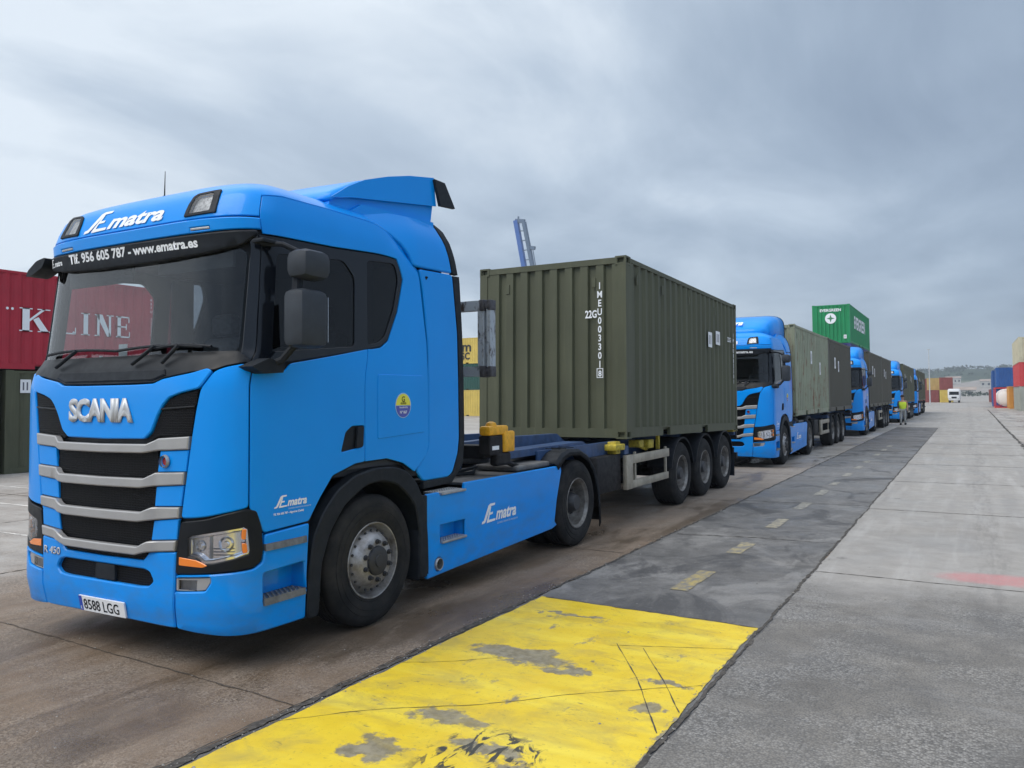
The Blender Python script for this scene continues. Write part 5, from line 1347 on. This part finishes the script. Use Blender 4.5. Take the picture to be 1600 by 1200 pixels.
# ------------------------------------------------------------------ ground
def ground_tex(t, kind):
    """shared weathering: returns nothing, sets colour/roughness for a pavement material (object space = metres)"""
    x, y, z = t.xyz()
    fine = t.noise(55, 4, .65); grit = t.voro(130); mid = t.noise(4.2, 7, .62); big = t.noise(.42, 5, .6, sc=(1, .55, 1)); 
    streak = t.noise(1.0, 6, .62, sc=(3.4, .28, 1), loc=(3, 9, 0)); cross = t.noise(1.3, 5, .6, sc=(.35, 2.2, 1), loc=(1, 4, 0))
    return x, y, z, fine, grit, mid, big, streak, cross
def mat_brown():
    t = NT('wet_brown_concrete'); x, y, z, fine, grit, mid, big, streak, cross = ground_tex(t, 0)
    c = t.mix(t.rng(mid, .3, .7), (.150, .102, .066), (.235, .172, .120))
    c = t.mix(t.rng(streak, .46, .74, 0, .55), c, (.30, .25, .205))
    c = t.mix(t.mth('MULTIPLY', t.rng(t.noise(.8, 6, .65, sc=(1.6, .5, 1), loc=(7, 7, 7)), .50, .66), .5), c, (.10, .078, .058))
    # paler, drier concrete beyond the lane on the left and into the distance
    far = t.mth('MAXIMUM', t.rng(t.mth('ADD', x, t.mth('MULTIPLY', mid, 1.6)), -6.9, -8.6), t.rng(t.mth('ADD', y, t.mth('MULTIPLY', big, 8)), 13, 30))
    far = t.mth('MAXIMUM', far, t.rng(x, 1.0, 1.5))
    pale = t.mix(t.rng(cross, .4, .66), (.40, .375, .345), (.25, .23, .21))
    pale = t.mix(t.rng(t.noise(.25, 5, .6, loc=(2, 2, 2)), .4, .62), pale, (.44, .43, .41))
    c = t.mix(far, c, pale)
    # pale chips and light abraded flecks
    fl = t.rng(t.noise(9, 6, .75, sc=(2.6, .8, 1), loc=(4, 1, 2)), .66, .71)
    c = t.mix(t.mth('MULTIPLY', fl, .45), c, (.36, .31, .27))
    vc = t.n('ShaderNodeSeparateColor'); t.L.new(t.voro(85, out=1), vc.inputs[0])
    am = t.mth('MULTIPLY', t.rng(t.noise(1.4, 6, .7, loc=(11, 3, 3)), .38, .60), .42)
    c = t.mix(am, c, t.mix(t.rng(vc.outputs[0], .1, .9), (.06, .05, .042), (.40, .34, .28)))
    c = t.mix(t.rng(fine, .40, .75, 0, .4), c, (.06, .05, .04))
    c = t.mix(t.rng(grit, .0, .16, .5, 0), c, (.34, .30, .26))
    # slab joints every 5 m across, and along x = -6.7 / -9.9
    oil = t.rng(t.voro(1.1, sc=(1, .7, 1)), .10, .045); oil = t.mth('MULTIPLY', oil, t.rng(t.noise(16, 5, .7), .35, .6))
    c = t.mix(t.mth('MULTIPLY', oil, .6), c, (.045, .038, .03))
    wet = t.mth('MULTIPLY', t.rng(t.noise(.75, 6, .66, sc=(1.5, .42, 1), loc=(15, 5, 5), dist=.4), .50, .60), t.rng(x, -9.5, -7.5))
    c = t.mix(t.mth('MULTIPLY', wet, .5), c, (.070, .050, .032))
    t.set(col=c, rough=t.mth('SUBTRACT', t.rng(t.noise(.9, 5, .6, loc=(5, 5, 5)), .35, .65, .5, .85), t.mth('MULTIPLY', wet, .32)), spec=.35)
    t.bump(t.mth('ADD', t.mth('MULTIPLY', grit, .5), fine), .45, .006); return t.m
def mat_asph():
    t = NT('dark_worn_asphalt'); x, y, z, fine, grit, mid, big, streak, cross = ground_tex(t, 1)
    c = t.mix(t.rng(mid, .35, .65), (.100, .098, .095), (.175, .170, .164))
    c = t.mix(t.rng(t.noise(1.7, 7, .66, sc=(.9, .5, 1), dist=.6), .50, .60, 0, .85), c, (.25, .243, .232))
    c = t.mix(t.rng(cross, .52, .70, 0, .35), c, (.10, .098, .096))
    c = t.mix(t.rng(t.mth('ADD', y, t.mth('MULTIPLY', big, 5)), 11, 19, 0, .6), c, (.20, .20, .20))
    c = t.mix(t.rng(t.mth('ADD', y, t.mth('MULTIPLY', big, 6)), 27, 34, 0, .75), c, (.115, .108, .104))
    c = t.mix(t.rng(t.noise(.9, 7, .68, sc=(1, .7, 1), dist=.8, loc=(40, 3, 1)), .52, .60, 0, .8), c, (.062, .062, .064))
    sp = t.rng(t.noise(26, 5, .8, loc=(1, 8, 1)), .60, .68, 0, .6); c = t.mix(sp, c, (.30, .30, .30))
    c = t.mix(t.rng(fine, .45, .75, 0, .4), c, (.05, .05, .05)); c = t.mix(t.rng(grit, 0, .14, .55, 0), c, (.36, .36, .35))
    t.set(col=c, rough=t.rng(t.noise(1.1, 5, .6), .35, .65, .42, .85), spec=.4)
    t.bump(t.mth('ADD', t.mth('MULTIPLY', grit, .7), fine), .6, .008); return t.m
def mat_slab():
    t = NT('pale_concrete_slab'); x, y, z, fine, grit, mid, big, streak, cross = ground_tex(t, 2)
    c = t.mix(t.rng(mid, .3, .7), (.275, .262, .243), (.35, .334, .312))
    c = t.mix(t.rng(cross, .48, .66, 0, .4), c, (.27, .255, .235))
    c = t.mix(t.rng(t.noise(.55, 7, .66, sc=(1, .6, 1), dist=.6, loc=(50, 3, 1)), .50, .62, 0, .45), c, (.22, .205, .185))
    c = t.mix(t.rng(streak, .52, .70, 0, .35), c, (.50, .49, .475))
    lx = t.mth('ADD', x, t.mth('MULTIPLY', big, 1.2))
    c = t.mix(t.mth('MULTIPLY', t.rng(t.noise(1.1, 6, .6, sc=(2.2, .12, 1), loc=(0, 2, 1)), .54, .66), .4), c, (.24, .23, .22))
    # the nearest bay is old, dark and gritty
    ed = t.mth('ADD', y, t.mth('MULTIPLY', t.mth('SUBTRACT', t.noise(1.3, 6, .65, sc=(.8, 1, 1), loc=(9, 9, 9)), .5), 1.6))
    near = t.rng(ed, 8.44, 7.1, 0, 1, True)
    near = t.mth('MULTIPLY', near, t.rng(y, 8.43, 8.40))
    old = t.mix(t.rng(mid, .35, .68), (.165, .153, .136), (.245, .229, .204))
    old = t.mix(t.rng(t.noise(.9, 7, .7, dist=.8, loc=(3, 3, 3)), .46, .60, 0, .85), old, (.135, .127, .116))
    old = t.mix(t.rng(t.noise(1.2, 6, .7, sc=(.5, 1.6, 1), loc=(13, 3, 3)), .55, .68, 0, .6), old, (.31, .30, .285))
    gr = t.rng(grit, 0, .2, .6, 0); old = t.mix(gr, old, (.42, .41, .39))
    agg = t.voro(75, out=0); am = t.rng(t.noise(1.0, 6, .7, loc=(21, 3, 3)), .44, .58)
    vc = t.n('ShaderNodeSeparateColor'); t.L.new(t.voro(75, out=1), vc.inputs[0])
    agc = t.mix(t.rng(vc.outputs[0], .15, .9), (.055, .055, .055), (.42, .41, .39))
    old = t.mix(t.mth('MULTIPLY', am, .42), old, agc)
    old = t.mix(t.mth('MULTIPLY', t.rng(agg, .35, .75), .5), old, (.05, .05, .052))
    c = t.mix(near, c, old)
    c = t.mix(t.rng(fine, .4, .8, 0, .2), c, (.16, .155, .15))
    oil = t.rng(t.voro(1.25, sc=(1, .8, 1)), .085, .04); oil = t.mth('MULTIPLY', oil, t.rng(t.noise(18, 5, .7), .35, .6))
    c = t.mix(t.mth('MULTIPLY', oil, .6), c, (.07, .066, .06))
    tr_ = t.rng(t.mth('ABSOLUTE', t.mth('SUBTRACT', t.mth('ADD', x, t.mth('MULTIPLY', t.noise(.22, 2, .5), .9)), .62)), .17, .10)
    c = t.mix(t.mth('MULTIPLY', t.mth('MULTIPLY', tr_, t.rng(t.noise(6, 5, .7, sc=(2, .3, 1)), .4, .65)), .34), c, (.11, .105, .10))
    # sprayed red mark
    cb = t.n('ShaderNodeCombineXYZ'); t.put(cb.inputs[0], t.mth('DIVIDE', t.mth('SUBTRACT', x, .22), .62)); t.put(cb.inputs[1], t.mth('DIVIDE', t.mth('SUBTRACT', y, 8.82), .30))
    ln = t.n('ShaderNodeVectorMath'); ln.operation = 'LENGTH'; t.L.new(cb.outputs[0], ln.inputs[0])
    d = t.mth('ADD', ln.outputs['Value'], t.mth('MULTIPLY', t.mth('SUBTRACT', mid, .5), .9))
    c = t.mix(t.mth('MULTIPLY', t.rng(d, 1.1, .5, 0, 1, True), t.rng(fine, .3, .6, .35, .75)), c, (.50, .20, .20))
    t.set(col=c, rough=t.rng(t.noise(.8, 5, .6), .35, .65, .5, .85), spec=.35)
    h = t.mth('ADD', t.mth('MULTIPLY', grit, .5), fine)
    t.bump(h, .45, .006); return t.m
def mat_yellow():
    t = NT('worn_yellow_paint'); x, y, z, fine, grit, mid, big, streak, cross = ground_tex(t, 3)
    c = t.mix(t.rng(mid, .3, .7), (.64, .45, .022), (.75, .56, .032))
    c = t.mix(t.rng(cross, .50, .66, 0, .6), c, (.80, .66, .08)); c = t.mix(t.rng(streak, .50, .72, 0, .4), c, (.70, .46, .03))
    wn = t.noise(2.6, 7, .68, dist=.5, loc=(2, 6, 3)); w2 = t.noise(8, 6, .7, sc=(1.8, .7, 1), loc=(6, 6, 3))
    worn = t.rng(t.mth('ADD', t.mth('MULTIPLY', wn, .6), t.mth('MULTIPLY', w2, .4)), .585, .64)
    wa = t.mth('MULTIPLY', t.mth('SUBTRACT', t.noise(2.4, 6, .62, loc=(7, 1, 1)), .5), .9)
    wb = t.mth('MULTIPLY', t.mth('SUBTRACT', t.noise(3.1, 6, .65, loc=(1, 9, 1)), .5), .55)
    xw = t.mth('ADD', x, wa); yw = t.mth('ADD', y, wb)
    dn = t.mth('MULTIPLY', t.mth('SUBTRACT', t.noise(9, 6, .75, loc=(7, 1, 1)), .5), .5)
    for (px_, py_, rx, ry) in ((-2.78, 4.82, .40, .17), (-2.35, 4.70, .20, .07), (-2.62, 3.72, .26, .12), (-2.72, 3.2, .22, .12), (-2.25, 3.45, .20, .10), (-2.0, 3.30, .16, .10), (-2.9, 5.9, .35, .05), (-1.6, 4.3, .14, .09), (-1.66, 4.72, .18, .05)):
        cb = t.n('ShaderNodeCombineXYZ'); t.put(cb.inputs[0], t.mth('DIVIDE', t.mth('SUBTRACT', xw, px_), rx)); t.put(cb.inputs[1], t.mth('DIVIDE', t.mth('SUBTRACT', yw, py_), ry))
        ln = t.n('ShaderNodeVectorMath'); ln.operation = 'LENGTH'; t.L.new(cb.outputs[0], ln.inputs[0])
        worn = t.mth('MAXIMUM', worn, t.rng(t.mth('ADD', ln.outputs['Value'], t.mth('MULTIPLY', dn, 3.2)), 1.05, .78))
    # paint wears off towards its ragged edges
    ex = t.mth('MINIMUM', t.mth('SUBTRACT', -1.455, x), t.mth('ADD', x, 3.44))
    worn = t.mth('MAXIMUM', worn, t.rng(t.mth('ADD', ex, t.mth('MULTIPLY', t.mth('SUBTRACT', w2, .5), .22)), .018, .0))
    und = t.mix(t.rng(t.noise(14, 5, .7), .4, .6), (.15, .135, .105), (.26, .24, .19))
    c = t.mix(t.mth('MULTIPLY', worn, .93), c, und)
    c = t.mix(t.rng(t.noise(34, 5, .75), .60, .66, 0, .5), c, (.26, .20, .05))
    sm = t.noise(2.6, 7, .68, sc=(.9, 1.5, 1), loc=(31, 2, 1), dist=.6); sm2 = t.noise(11, 5, .7, sc=(.5, 1.9, 1), loc=(3, 2, 1), dist=.9)
    c = t.mix(t.mth('MULTIPLY', t.rng(sm, .47, .68), .6), c, (.36, .28, .08))
    c = t.mix(t.mth('MULTIPLY', t.rng(sm2, .61, .68), t.rng(sm, .42, .56, 0, .8)), c, (.12, .105, .06))
    g1 = t.noise(7, 5, .6, sc=(1.2, .5, 1), loc=(8, 2, 1), dist=1.6)
    gm = t.n('ShaderNodeCombineXYZ'); t.put(gm.inputs[0], t.mth('DIVIDE', t.mth('SUBTRACT', xw, -2.22), .30)); t.put(gm.inputs[1], t.mth('DIVIDE', t.mth('SUBTRACT', yw, 3.45), .28))
    gl_ = t.n('ShaderNodeVectorMath'); gl_.operation = 'LENGTH'; t.L.new(gm.outputs[0], gl_.inputs[0])
    c = t.mix(t.mth('MULTIPLY', t.rng(gl_.outputs['Value'], 1.1, .8), t.rng(g1, .50, .54)), c, (.055, .052, .04))
    t.set(col=c, rough=t.rng(t.noise(1.6, 5, .6), .35, .65, .34, .6), spec=.4)
    h = t.mth('ADD', t.mth('MULTIPLY', t.mth('SUBTRACT', 1.0, worn), .8), t.mth('MULTIPLY', fine, .35))
    t.bump(h, .35, .006); return t.m
def S_(o): tag(o, kind='structure'); return o
def grid_plane(name, x0, x1, y0, y1, z, mat, nx=1, ny=1):
    b = B(); vs = [(x0+(x1-x0)*i/nx, y0+(y1-y0)*j/ny, z) for j in range(ny+1) for i in range(nx+1)]
    b.add(vs, [(j*(nx+1)+i, j*(nx+1)+i+1, (j+1)*(nx+1)+i+1, (j+1)*(nx+1)+i) for j in range(ny) for i in range(nx)])
    return S_(b.make(name, mat, None))
grid_plane('ground', -1600, 1600, -300, 1750, 0, mat_brown())
SLAB = mat_slab()
def ragged(name, pts, z, mat, amp, st=.06, edges=None, seed=1):
    """polygon sheet with a broken outline"""
    rnd = random.Random(seed); out = []
    n = len(pts)
    for i in range(n):
        a, b_ = Vector(pts[i]), Vector(pts[(i+1) % n]); L = (b_-a).length
        d = (b_-a).normalized(); nn = Vector((-d.y, d.x)); k = max(1, int(L/st)) if (edges is None or i in edges) else 1
        w = 0
        for j in range(k):
            w = w*.7+rnd.uniform(-1, 1)*amp; out.append(tuple(a.lerp(b_, j/k)+nn*(w if 0 < j else 0)))
    b = B(); b.add([(x, y, z) for x, y in out], [tuple(range(len(out)))])
    me = bpy.data.meshes.new(name); bm = bmesh.new(); vs = [bm.verts.new((x, y, z)) for x, y in out]; f = bm.faces.new(vs)
    bmesh.ops.triangulate(bm, faces=[f]); bm.normal_update()
    for f in bm.faces:
        if f.normal.z < 0: f.normal_flip()
    bm.to_mesh(me); bm.free(); return S_(link(name, me, mat))
ragged('road', [(-3.45, -2), (-1.41, -2), (-1.36, 46.5), (-3.36, 46.9)], .004, mat_asph(), .012, .07, seed=3)
ragged('pavement', [(-1.42, -6), (1.62, -6), (1.62, 46), (-1.365, 46)], .008, SLAB, .008, .12, edges=(3,), seed=4)
ragged('pavement', [(-1.37, 45.9), (1.62, 46.001), (1.9, 260), (-3.4, 260), (-3.4, 60), (-1.37, 60)][:4][:0] or [(-1.368, 46.001), (1.62, 46.001), (1.9, 260), (-1.37, 260)], .008, SLAB, 0, 50, seed=4)
ragged('pavement', [(-3.38, 46.9), (-1.369, 46.5), (-1.371, 260), (-3.4, 260)], .0075, SLAB, 0, 50, seed=4)
ragged('road_marking', [(-3.43, -1.5), (-1.46, -1.5), (-1.455, 6.2), (-2.5, 6.27), (-3.40, 6.32)], .0085, mat_yellow(), .007, .05, seed=8)
# worn yellow dashes down the asphalt strip
def dashmat():
    t = NT('faded_yellow_dash'); n_ = t.noise(9, 6, .7, sc=(1.5, .8, 1))
    x, y, z = t.xyz()
    c = t.mix(t.rng(y, 8, 13), (.38, .30, .11), (.37, .355, .30))
    t.set(col=t.mix(t.rng(n_, .36, .60), c, (.17, .165, .155)), rough=.7); return t.m
DM = dashmat()
for i, (a, c_, w_) in enumerate(((7.08, 7.98, .17), (9.0, 9.72, .17), (10.95, 11.8, .17), (12.9, 13.75, .16), (14.85, 15.7, .16), (16.6, 17.2, .15), (18.5, 19.3, .15), (20.5, 21.3, .15), (22.4, 23.1, .15), (25.1, 25.9, .15), (27.3, 28.1, .15), (29.4, 30.2, .15))):
    ragged('lane_marking', [(-2.46, a), (-2.46+w_, a), (-2.45+w_, c_), (-2.45, c_)], .0085, DM, .008, .06, seed=20+i)
# joints, cracks
JN = plain('joint_dirt', (.06, .054, .047), .9, var=.6, vs=30)
JY = plain('paint_crack', (.16, .12, .03), .8, var=.5, vs=30)
JB = plain('joint_brown', (.07, .055, .042), .9, var=.4, vs=20)
def crack(b, pts, w, seed, z=.0105, amp=.012):
    r = random.Random(seed); P = []
    for i in range(len(pts)-1):
        a, c_ = Vector(pts[i]), Vector(pts[i+1]); k = max(2, int((c_-a).length/.05))
        for j in range(k): P.append(a.lerp(c_, j/k))
    P.append(Vector(pts[-1])); off = 0; L_ = []; R_ = []
    for i, p in enumerate(P):
        d = (P[min(i+1, len(P)-1)]-P[max(i-1, 0)]).normalized(); n_ = Vector((-d.y, d.x)); off = off*.8+r.uniform(-amp, amp)
        ww = w*(.35+1.0*r.random()**1.5)
        L_.append(p+n_*(off+ww)); R_.append(p+n_*(off-ww))
    n = len(P); b.add([(p.x, p.y, z) for p in L_]+[(p.x, p.y, z) for p in R_], [(i, i+1, n+i+1, n+i) for i in range(n-1)][::1])
def jset(name, items, mat, z=.0105):
    b = B()
    for i, (pts, w, amp) in enumerate(items): crack(b, pts, w, i*7+3, z, amp)
    return S_(b.make(name, mat, None, fixn=False))
jset('pavement_joints', [([(-1.40, -2), (-1.44, 3), (-1.41, 12), (-1.36, 46)], .016, .008),
    ([(-1.40, 8.44), (0.4, 8.38), (4, 8.3)], .011, .005), ([(-1.38, 13.42), (2.5, 13.3)], .014, .006), ([(-1.36, 17.83), (2.5, 17.8)], .016, .006), ([(-1.36, 22.3), (2, 22.2)], .022, .008), ([(-1.36, 26.4), (1.6, 26.5)], .028, .008), ([(-1.36, 31.7), (1.6, 31.6)], .035, .01), ([(-1.36, 37.), (1.6, 36.9)], .04, .01), ([(-1.36, 42.), (1.6, 42)], .04, .01), ([(-3.3, 46.95), (-1.3, 46.5)], .05, .01), ([(-3.3, 52), (1.8, 52)], .05, .01),
    ([(1.6, 28), (1.7, 50), (2.0, 100)], .05, .02)], JN)
jset('road_joints', [([(-3.45, -2), (-3.46, 4), (-3.44, 6.3)], .026, .006), ([(-3.52, -1), (-3.50, 3), (-3.47, 6)], .008, .010), ([(-3.44, 6.3), (-3.41, 12), (-3.36, 46)], .016, .010),
    ([(-3.35, 9.95), (-2.4, 10.1), (-1.43, 10.1)], .012, .014), ([(-3.38, 13.6), (-1.4, 13.7)], .014, .012), ([(-3.36, 18.2), (-1.4, 18.3)], .018, .01), ([(-3.36, 22.8), (-1.4, 22.9)], .02, .01), ([(-3.36, 27.3), (-1.38, 27.0)], .025, .01), ([(-3.38, 33), (-1.38, 33)], .03, .01),
    ([(-2.27, 5.36), (-1.86, 4.72), (-1.49, 4.04)], .004, .002), ([(-2.06, 5.34), (-1.70, 4.76), (-1.47, 4.36)], .004, .002), ([(-3.35, 6.31), (-2.4, 6.26), (-1.46, 6.2)], .010, .01)], JN)
jset('ground_joints', [([(-12, 3.66), (-6.97, 3.63), (-5.8, 3.58), (-4.3, 3.50), (-3.5, 3.45)], .007, .006), ([(-12, 8.6), (-3.5, 8.5)], .008, .006), ([(-30, 8.7), (-12, 8.65)], .012, .006),
    ([(-8.9, 0), (-8.9, 60)], .012, .008), ([(-12.6, 0), (-12.6, 60)], .014, .01), ([(-16.3, 2), (-16.3, 60)], .016, .01), ([(-40, 13.6), (-3.5, 13.5)], .012, .01), ([(-40, 18.6), (-3.5, 18.5)], .014, .01)], JB, z=.004)
jset('road_cracks', [([(-3.42, 4.32), (-3.1, 4.50), (-2.85, 4.72)], .0035, .006), ([(-2.3, 5.30), (-1.46, 5.62)], .0035, .004), ([(-3.43, 3.2), (-3.1, 3.55), (-2.5, 3.98)], .0035, .006), ([(-2.5, 3.98), (-2.1, 4.36), (-1.48, 4.82)], .003, .006)], JY)
PL = plain('pale_joint_line', (.62, .60, .56), .8, var=.2, vs=4)
jset('ground_lines', [([(-30, 9.55), (-8, 9.35)], .035, .004), ([(-30, 7.95), (-9, 7.8)], .03, .004), ([(-30, 6.2), (-9.3, 6.1)], .02, .004)], PL, z=.0045)
# grit lying along the seams
def debris():
    r = random.Random(5); b = B()
    for (xa, ya, xb, yb, n, sp) in ((-3.46, 2, -3.42, 14, 700, .05), (-1.42, 3, -1.40, 16, 420, .035), (-1.0, 3.4, 1.2, 8.2, 420, .9), (-3.4, 6.3, -1.4, 9, 160, .5), (-8, 2, -4, 4.5, 160, .6)):
        for _ in range(n):
            t = r.random(); x = xa+(xb-xa)*t+r.gauss(0, sp); y = ya+(yb-ya)*(t if abs(xb-xa) < .5 else r.random()); s_ = r.uniform(.002, .007)*(1 if r.random() < .95 else 1.8)
            z = .010; a = r.random()*6.28
            v = [(x+s_*math.cos(a+k*1.571)*r.uniform(.7, 1.2), y+s_*math.sin(a+k*1.571)*r.uniform(.7, 1.2), z) for k in range(4)]+[(x, y, z+s_*.7)]
            b.add(v, [(0, 1, 4), (1, 2, 4), (2, 3, 4), (3, 0, 4)])
    o = b.make('gravel', plain('stone_grit', (.26, .25, .23), .9, var=.6, vs=40), None); tag(o, 'loose grit and small stones along the pavement seams', 'gravel', kind='stuff')
debris()
# ------------------------------------------------------------------ distant slope with trees
def hillh(x, y):
    r = math.hypot(x*.25, 0)
    t = (y-760)/430; t = max(0, min(1, t)); t = t*t*(3-2*t)
    n = math.sin(x*.011+1.3)*2.2+math.sin(x*.031)*1.2+math.sin(x*.07+2)*.6
    return t*(31+n)+max(0, min(1, (y-1190)/300))*3
def hills():
    xs = list(range(-900, 701, 14)); ys = list(range(740, 1700, 24)); b = B()
    b.add([(x, y, hillh(x, y)-.3+1.3*math.sin(x*.2+y*.13)*min(1, max(0, (y-780)/100))) for y in ys for x in xs], [(j*len(xs)+i, j*len(xs)+i+1, (j+1)*len(xs)+i+1, (j+1)*len(xs)+i) for j in range(len(ys)-1) for i in range(len(xs)-1)])
    t = NT('scrub_hillside'); x, y, z = t.xyz()
    n1 = t.noise(.012, 6, .7, sc=(1, .5, 1)); n2 = t.noise(.05, 6, .7)
    c = t.mix(t.rng(n2, .35, .65), (.20, .185, .17), (.33, .30, .28))
    c = t.mix(t.rng(n1, .48, .58), c, (.11, .13, .09))
    hi = t.rng(t.mth('ADD', z, t.mth('MULTIPLY', t.mth('SUBTRACT', n1, .5), 22)), 16, 19)
    c = t.mix(hi, c, t.mix(t.rng(n2, .4, .6), (.025, .042, .03), (.05, .07, .042)))
    t.set(col=c, rough=.95, spec=.1); return S_(b.make('hills', t.m, None, 60))
hills()
def clumps(name, pts, mat, seed):
    r = random.Random(seed); b = B()
    for (x, y, z, R0) in pts:
        for _ in range(int(26)):
            u, v = r.random()*6.28, r.uniform(-.5, 1); q = math.sqrt(max(0, 1-v*v)); rr = R0*r.uniform(.55, 1.05)
            c0 = Vector((x+rr*q*math.cos(u)*1.25, y+rr*q*math.sin(u), z+rr*v*.8)); s_ = R0*r.uniform(.12, .30)
            a = Vector((r.gauss(0, 1), r.gauss(0, 1), r.gauss(0, 1))).normalized(); e = a.orthogonal().normalized(); g = a.cross(e)
            k = 5
            b.add([c0+e*s_*math.cos(6.28*i/k)*r.uniform(.6, 1.2)+g*s_*math.sin(6.28*i/k)*r.uniform(.6, 1.2)+a*s_*r.uniform(-.3, .3) for i in range(k)], [tuple(range(k))])
    return b.make(name, mat, None, fixn=False)
def wood():
    r = random.Random(11); pts = []
    for i in range(520):
        x = r.uniform(-420, 160); y = r.uniform(1120, 1230) if i % 3 else r.uniform(1000, 1120)
        R0 = r.uniform(2.2, 4.2) if i % 3 else r.uniform(2, 3.4)
        pts.append((x, y, hillh(x, y)+R0*.6, R0))
    t = NT('far_foliage'); t.set(col=t.mix(t.rng(t.noise(.15, 4), .35, .65), (.018, .032, .02), (.045, .065, .035)), rough=.9, spec=.1)
    o = clumps('wood', pts, t.m, 3); tag(o, 'dark wood along the crest of the far hill', 'wood', kind='stuff')
    pts = [(x, 520+r.uniform(-6, 6), 1.2, r.uniform(1.4, 2.6)) for x in np.arange(-160, 60, 2.2)]
    o = clumps('hedge', pts, t.m, 5); tag(o, 'low dark hedge closing the far end of the roadway', 'hedge', kind='stuff')
wood()
# pale sheds at the foot of the hill
SH = plain('shed_wall', (.42, .41, .38), .8, var=.2, vs=.2); SR = plain('shed_roof', (.30, .24, .20), .8, var=.2, vs=.2)
shed_labels = ['long pale shed at the far end of the roadway', 'pale shed below the hill behind the light mast', 'small pale building on the hillside above the white truck', 'pale building on the slope above the far containers', 'pale low building on the slope above the blue stack', 'pale building high on the slope left of the roadway']
for i, (x, y, w_, d_, h_) in enumerate(((-8, 560, 26, 12, 4.5), (-46, 700, 34, 14, 7), (-12, 940, 14, 10, 6), (-60, 930, 18, 10, 7), (22, 900, 20, 10, 6), (-90, 960, 16, 10, 6))):
    z = hillh(x, y)-.5
    R = empty('shed', (x, y, z), shed_labels[i], 'building', 'pale buildings on and below the far hill')
    one('wall', SH, R, lambda b: b.box(-w_/2, w_/2, 0, d_, 0, h_))
    one('roof', SR, R, lambda b: b.prism([(-.6, h_+.01), (d_+.6, h_+.01), (d_/2, h_+2)], 'x', -w_/2-.5, w_/2+.5))
    for k in range(4):
        xx = -w_/2+w_*(k+.5)/4; one('window', GLOSSB, R, lambda b: b.box(xx-w_*.05, xx+w_*.05, -.05, .02, h_*.35, h_*.7))

# ------------------------------------------------------------------ damp air over the yard
def haze():
    b = B().box(-1700, 1700, -350, 1800, -1.2, 90)
    m_ = bpy.data.materials.new('damp_air'); m_.use_nodes = True; nt = m_.node_tree; nt.nodes.clear()
    o_ = nt.nodes.new('ShaderNodeOutputMaterial'); v = nt.nodes.new('ShaderNodeVolumePrincipled')
    v.inputs['Color'].default_value = (.80, .88, .97, 1); v.inputs['Density'].default_value = .00045; v.inputs['Anisotropy'].default_value = .2
    nt.links.new(v.outputs[0], o_.inputs['Volume'])
    o = b.make('haze', m_, None); tag(o, 'thin bluish haze over the yard', 'haze', kind='stuff')
haze()
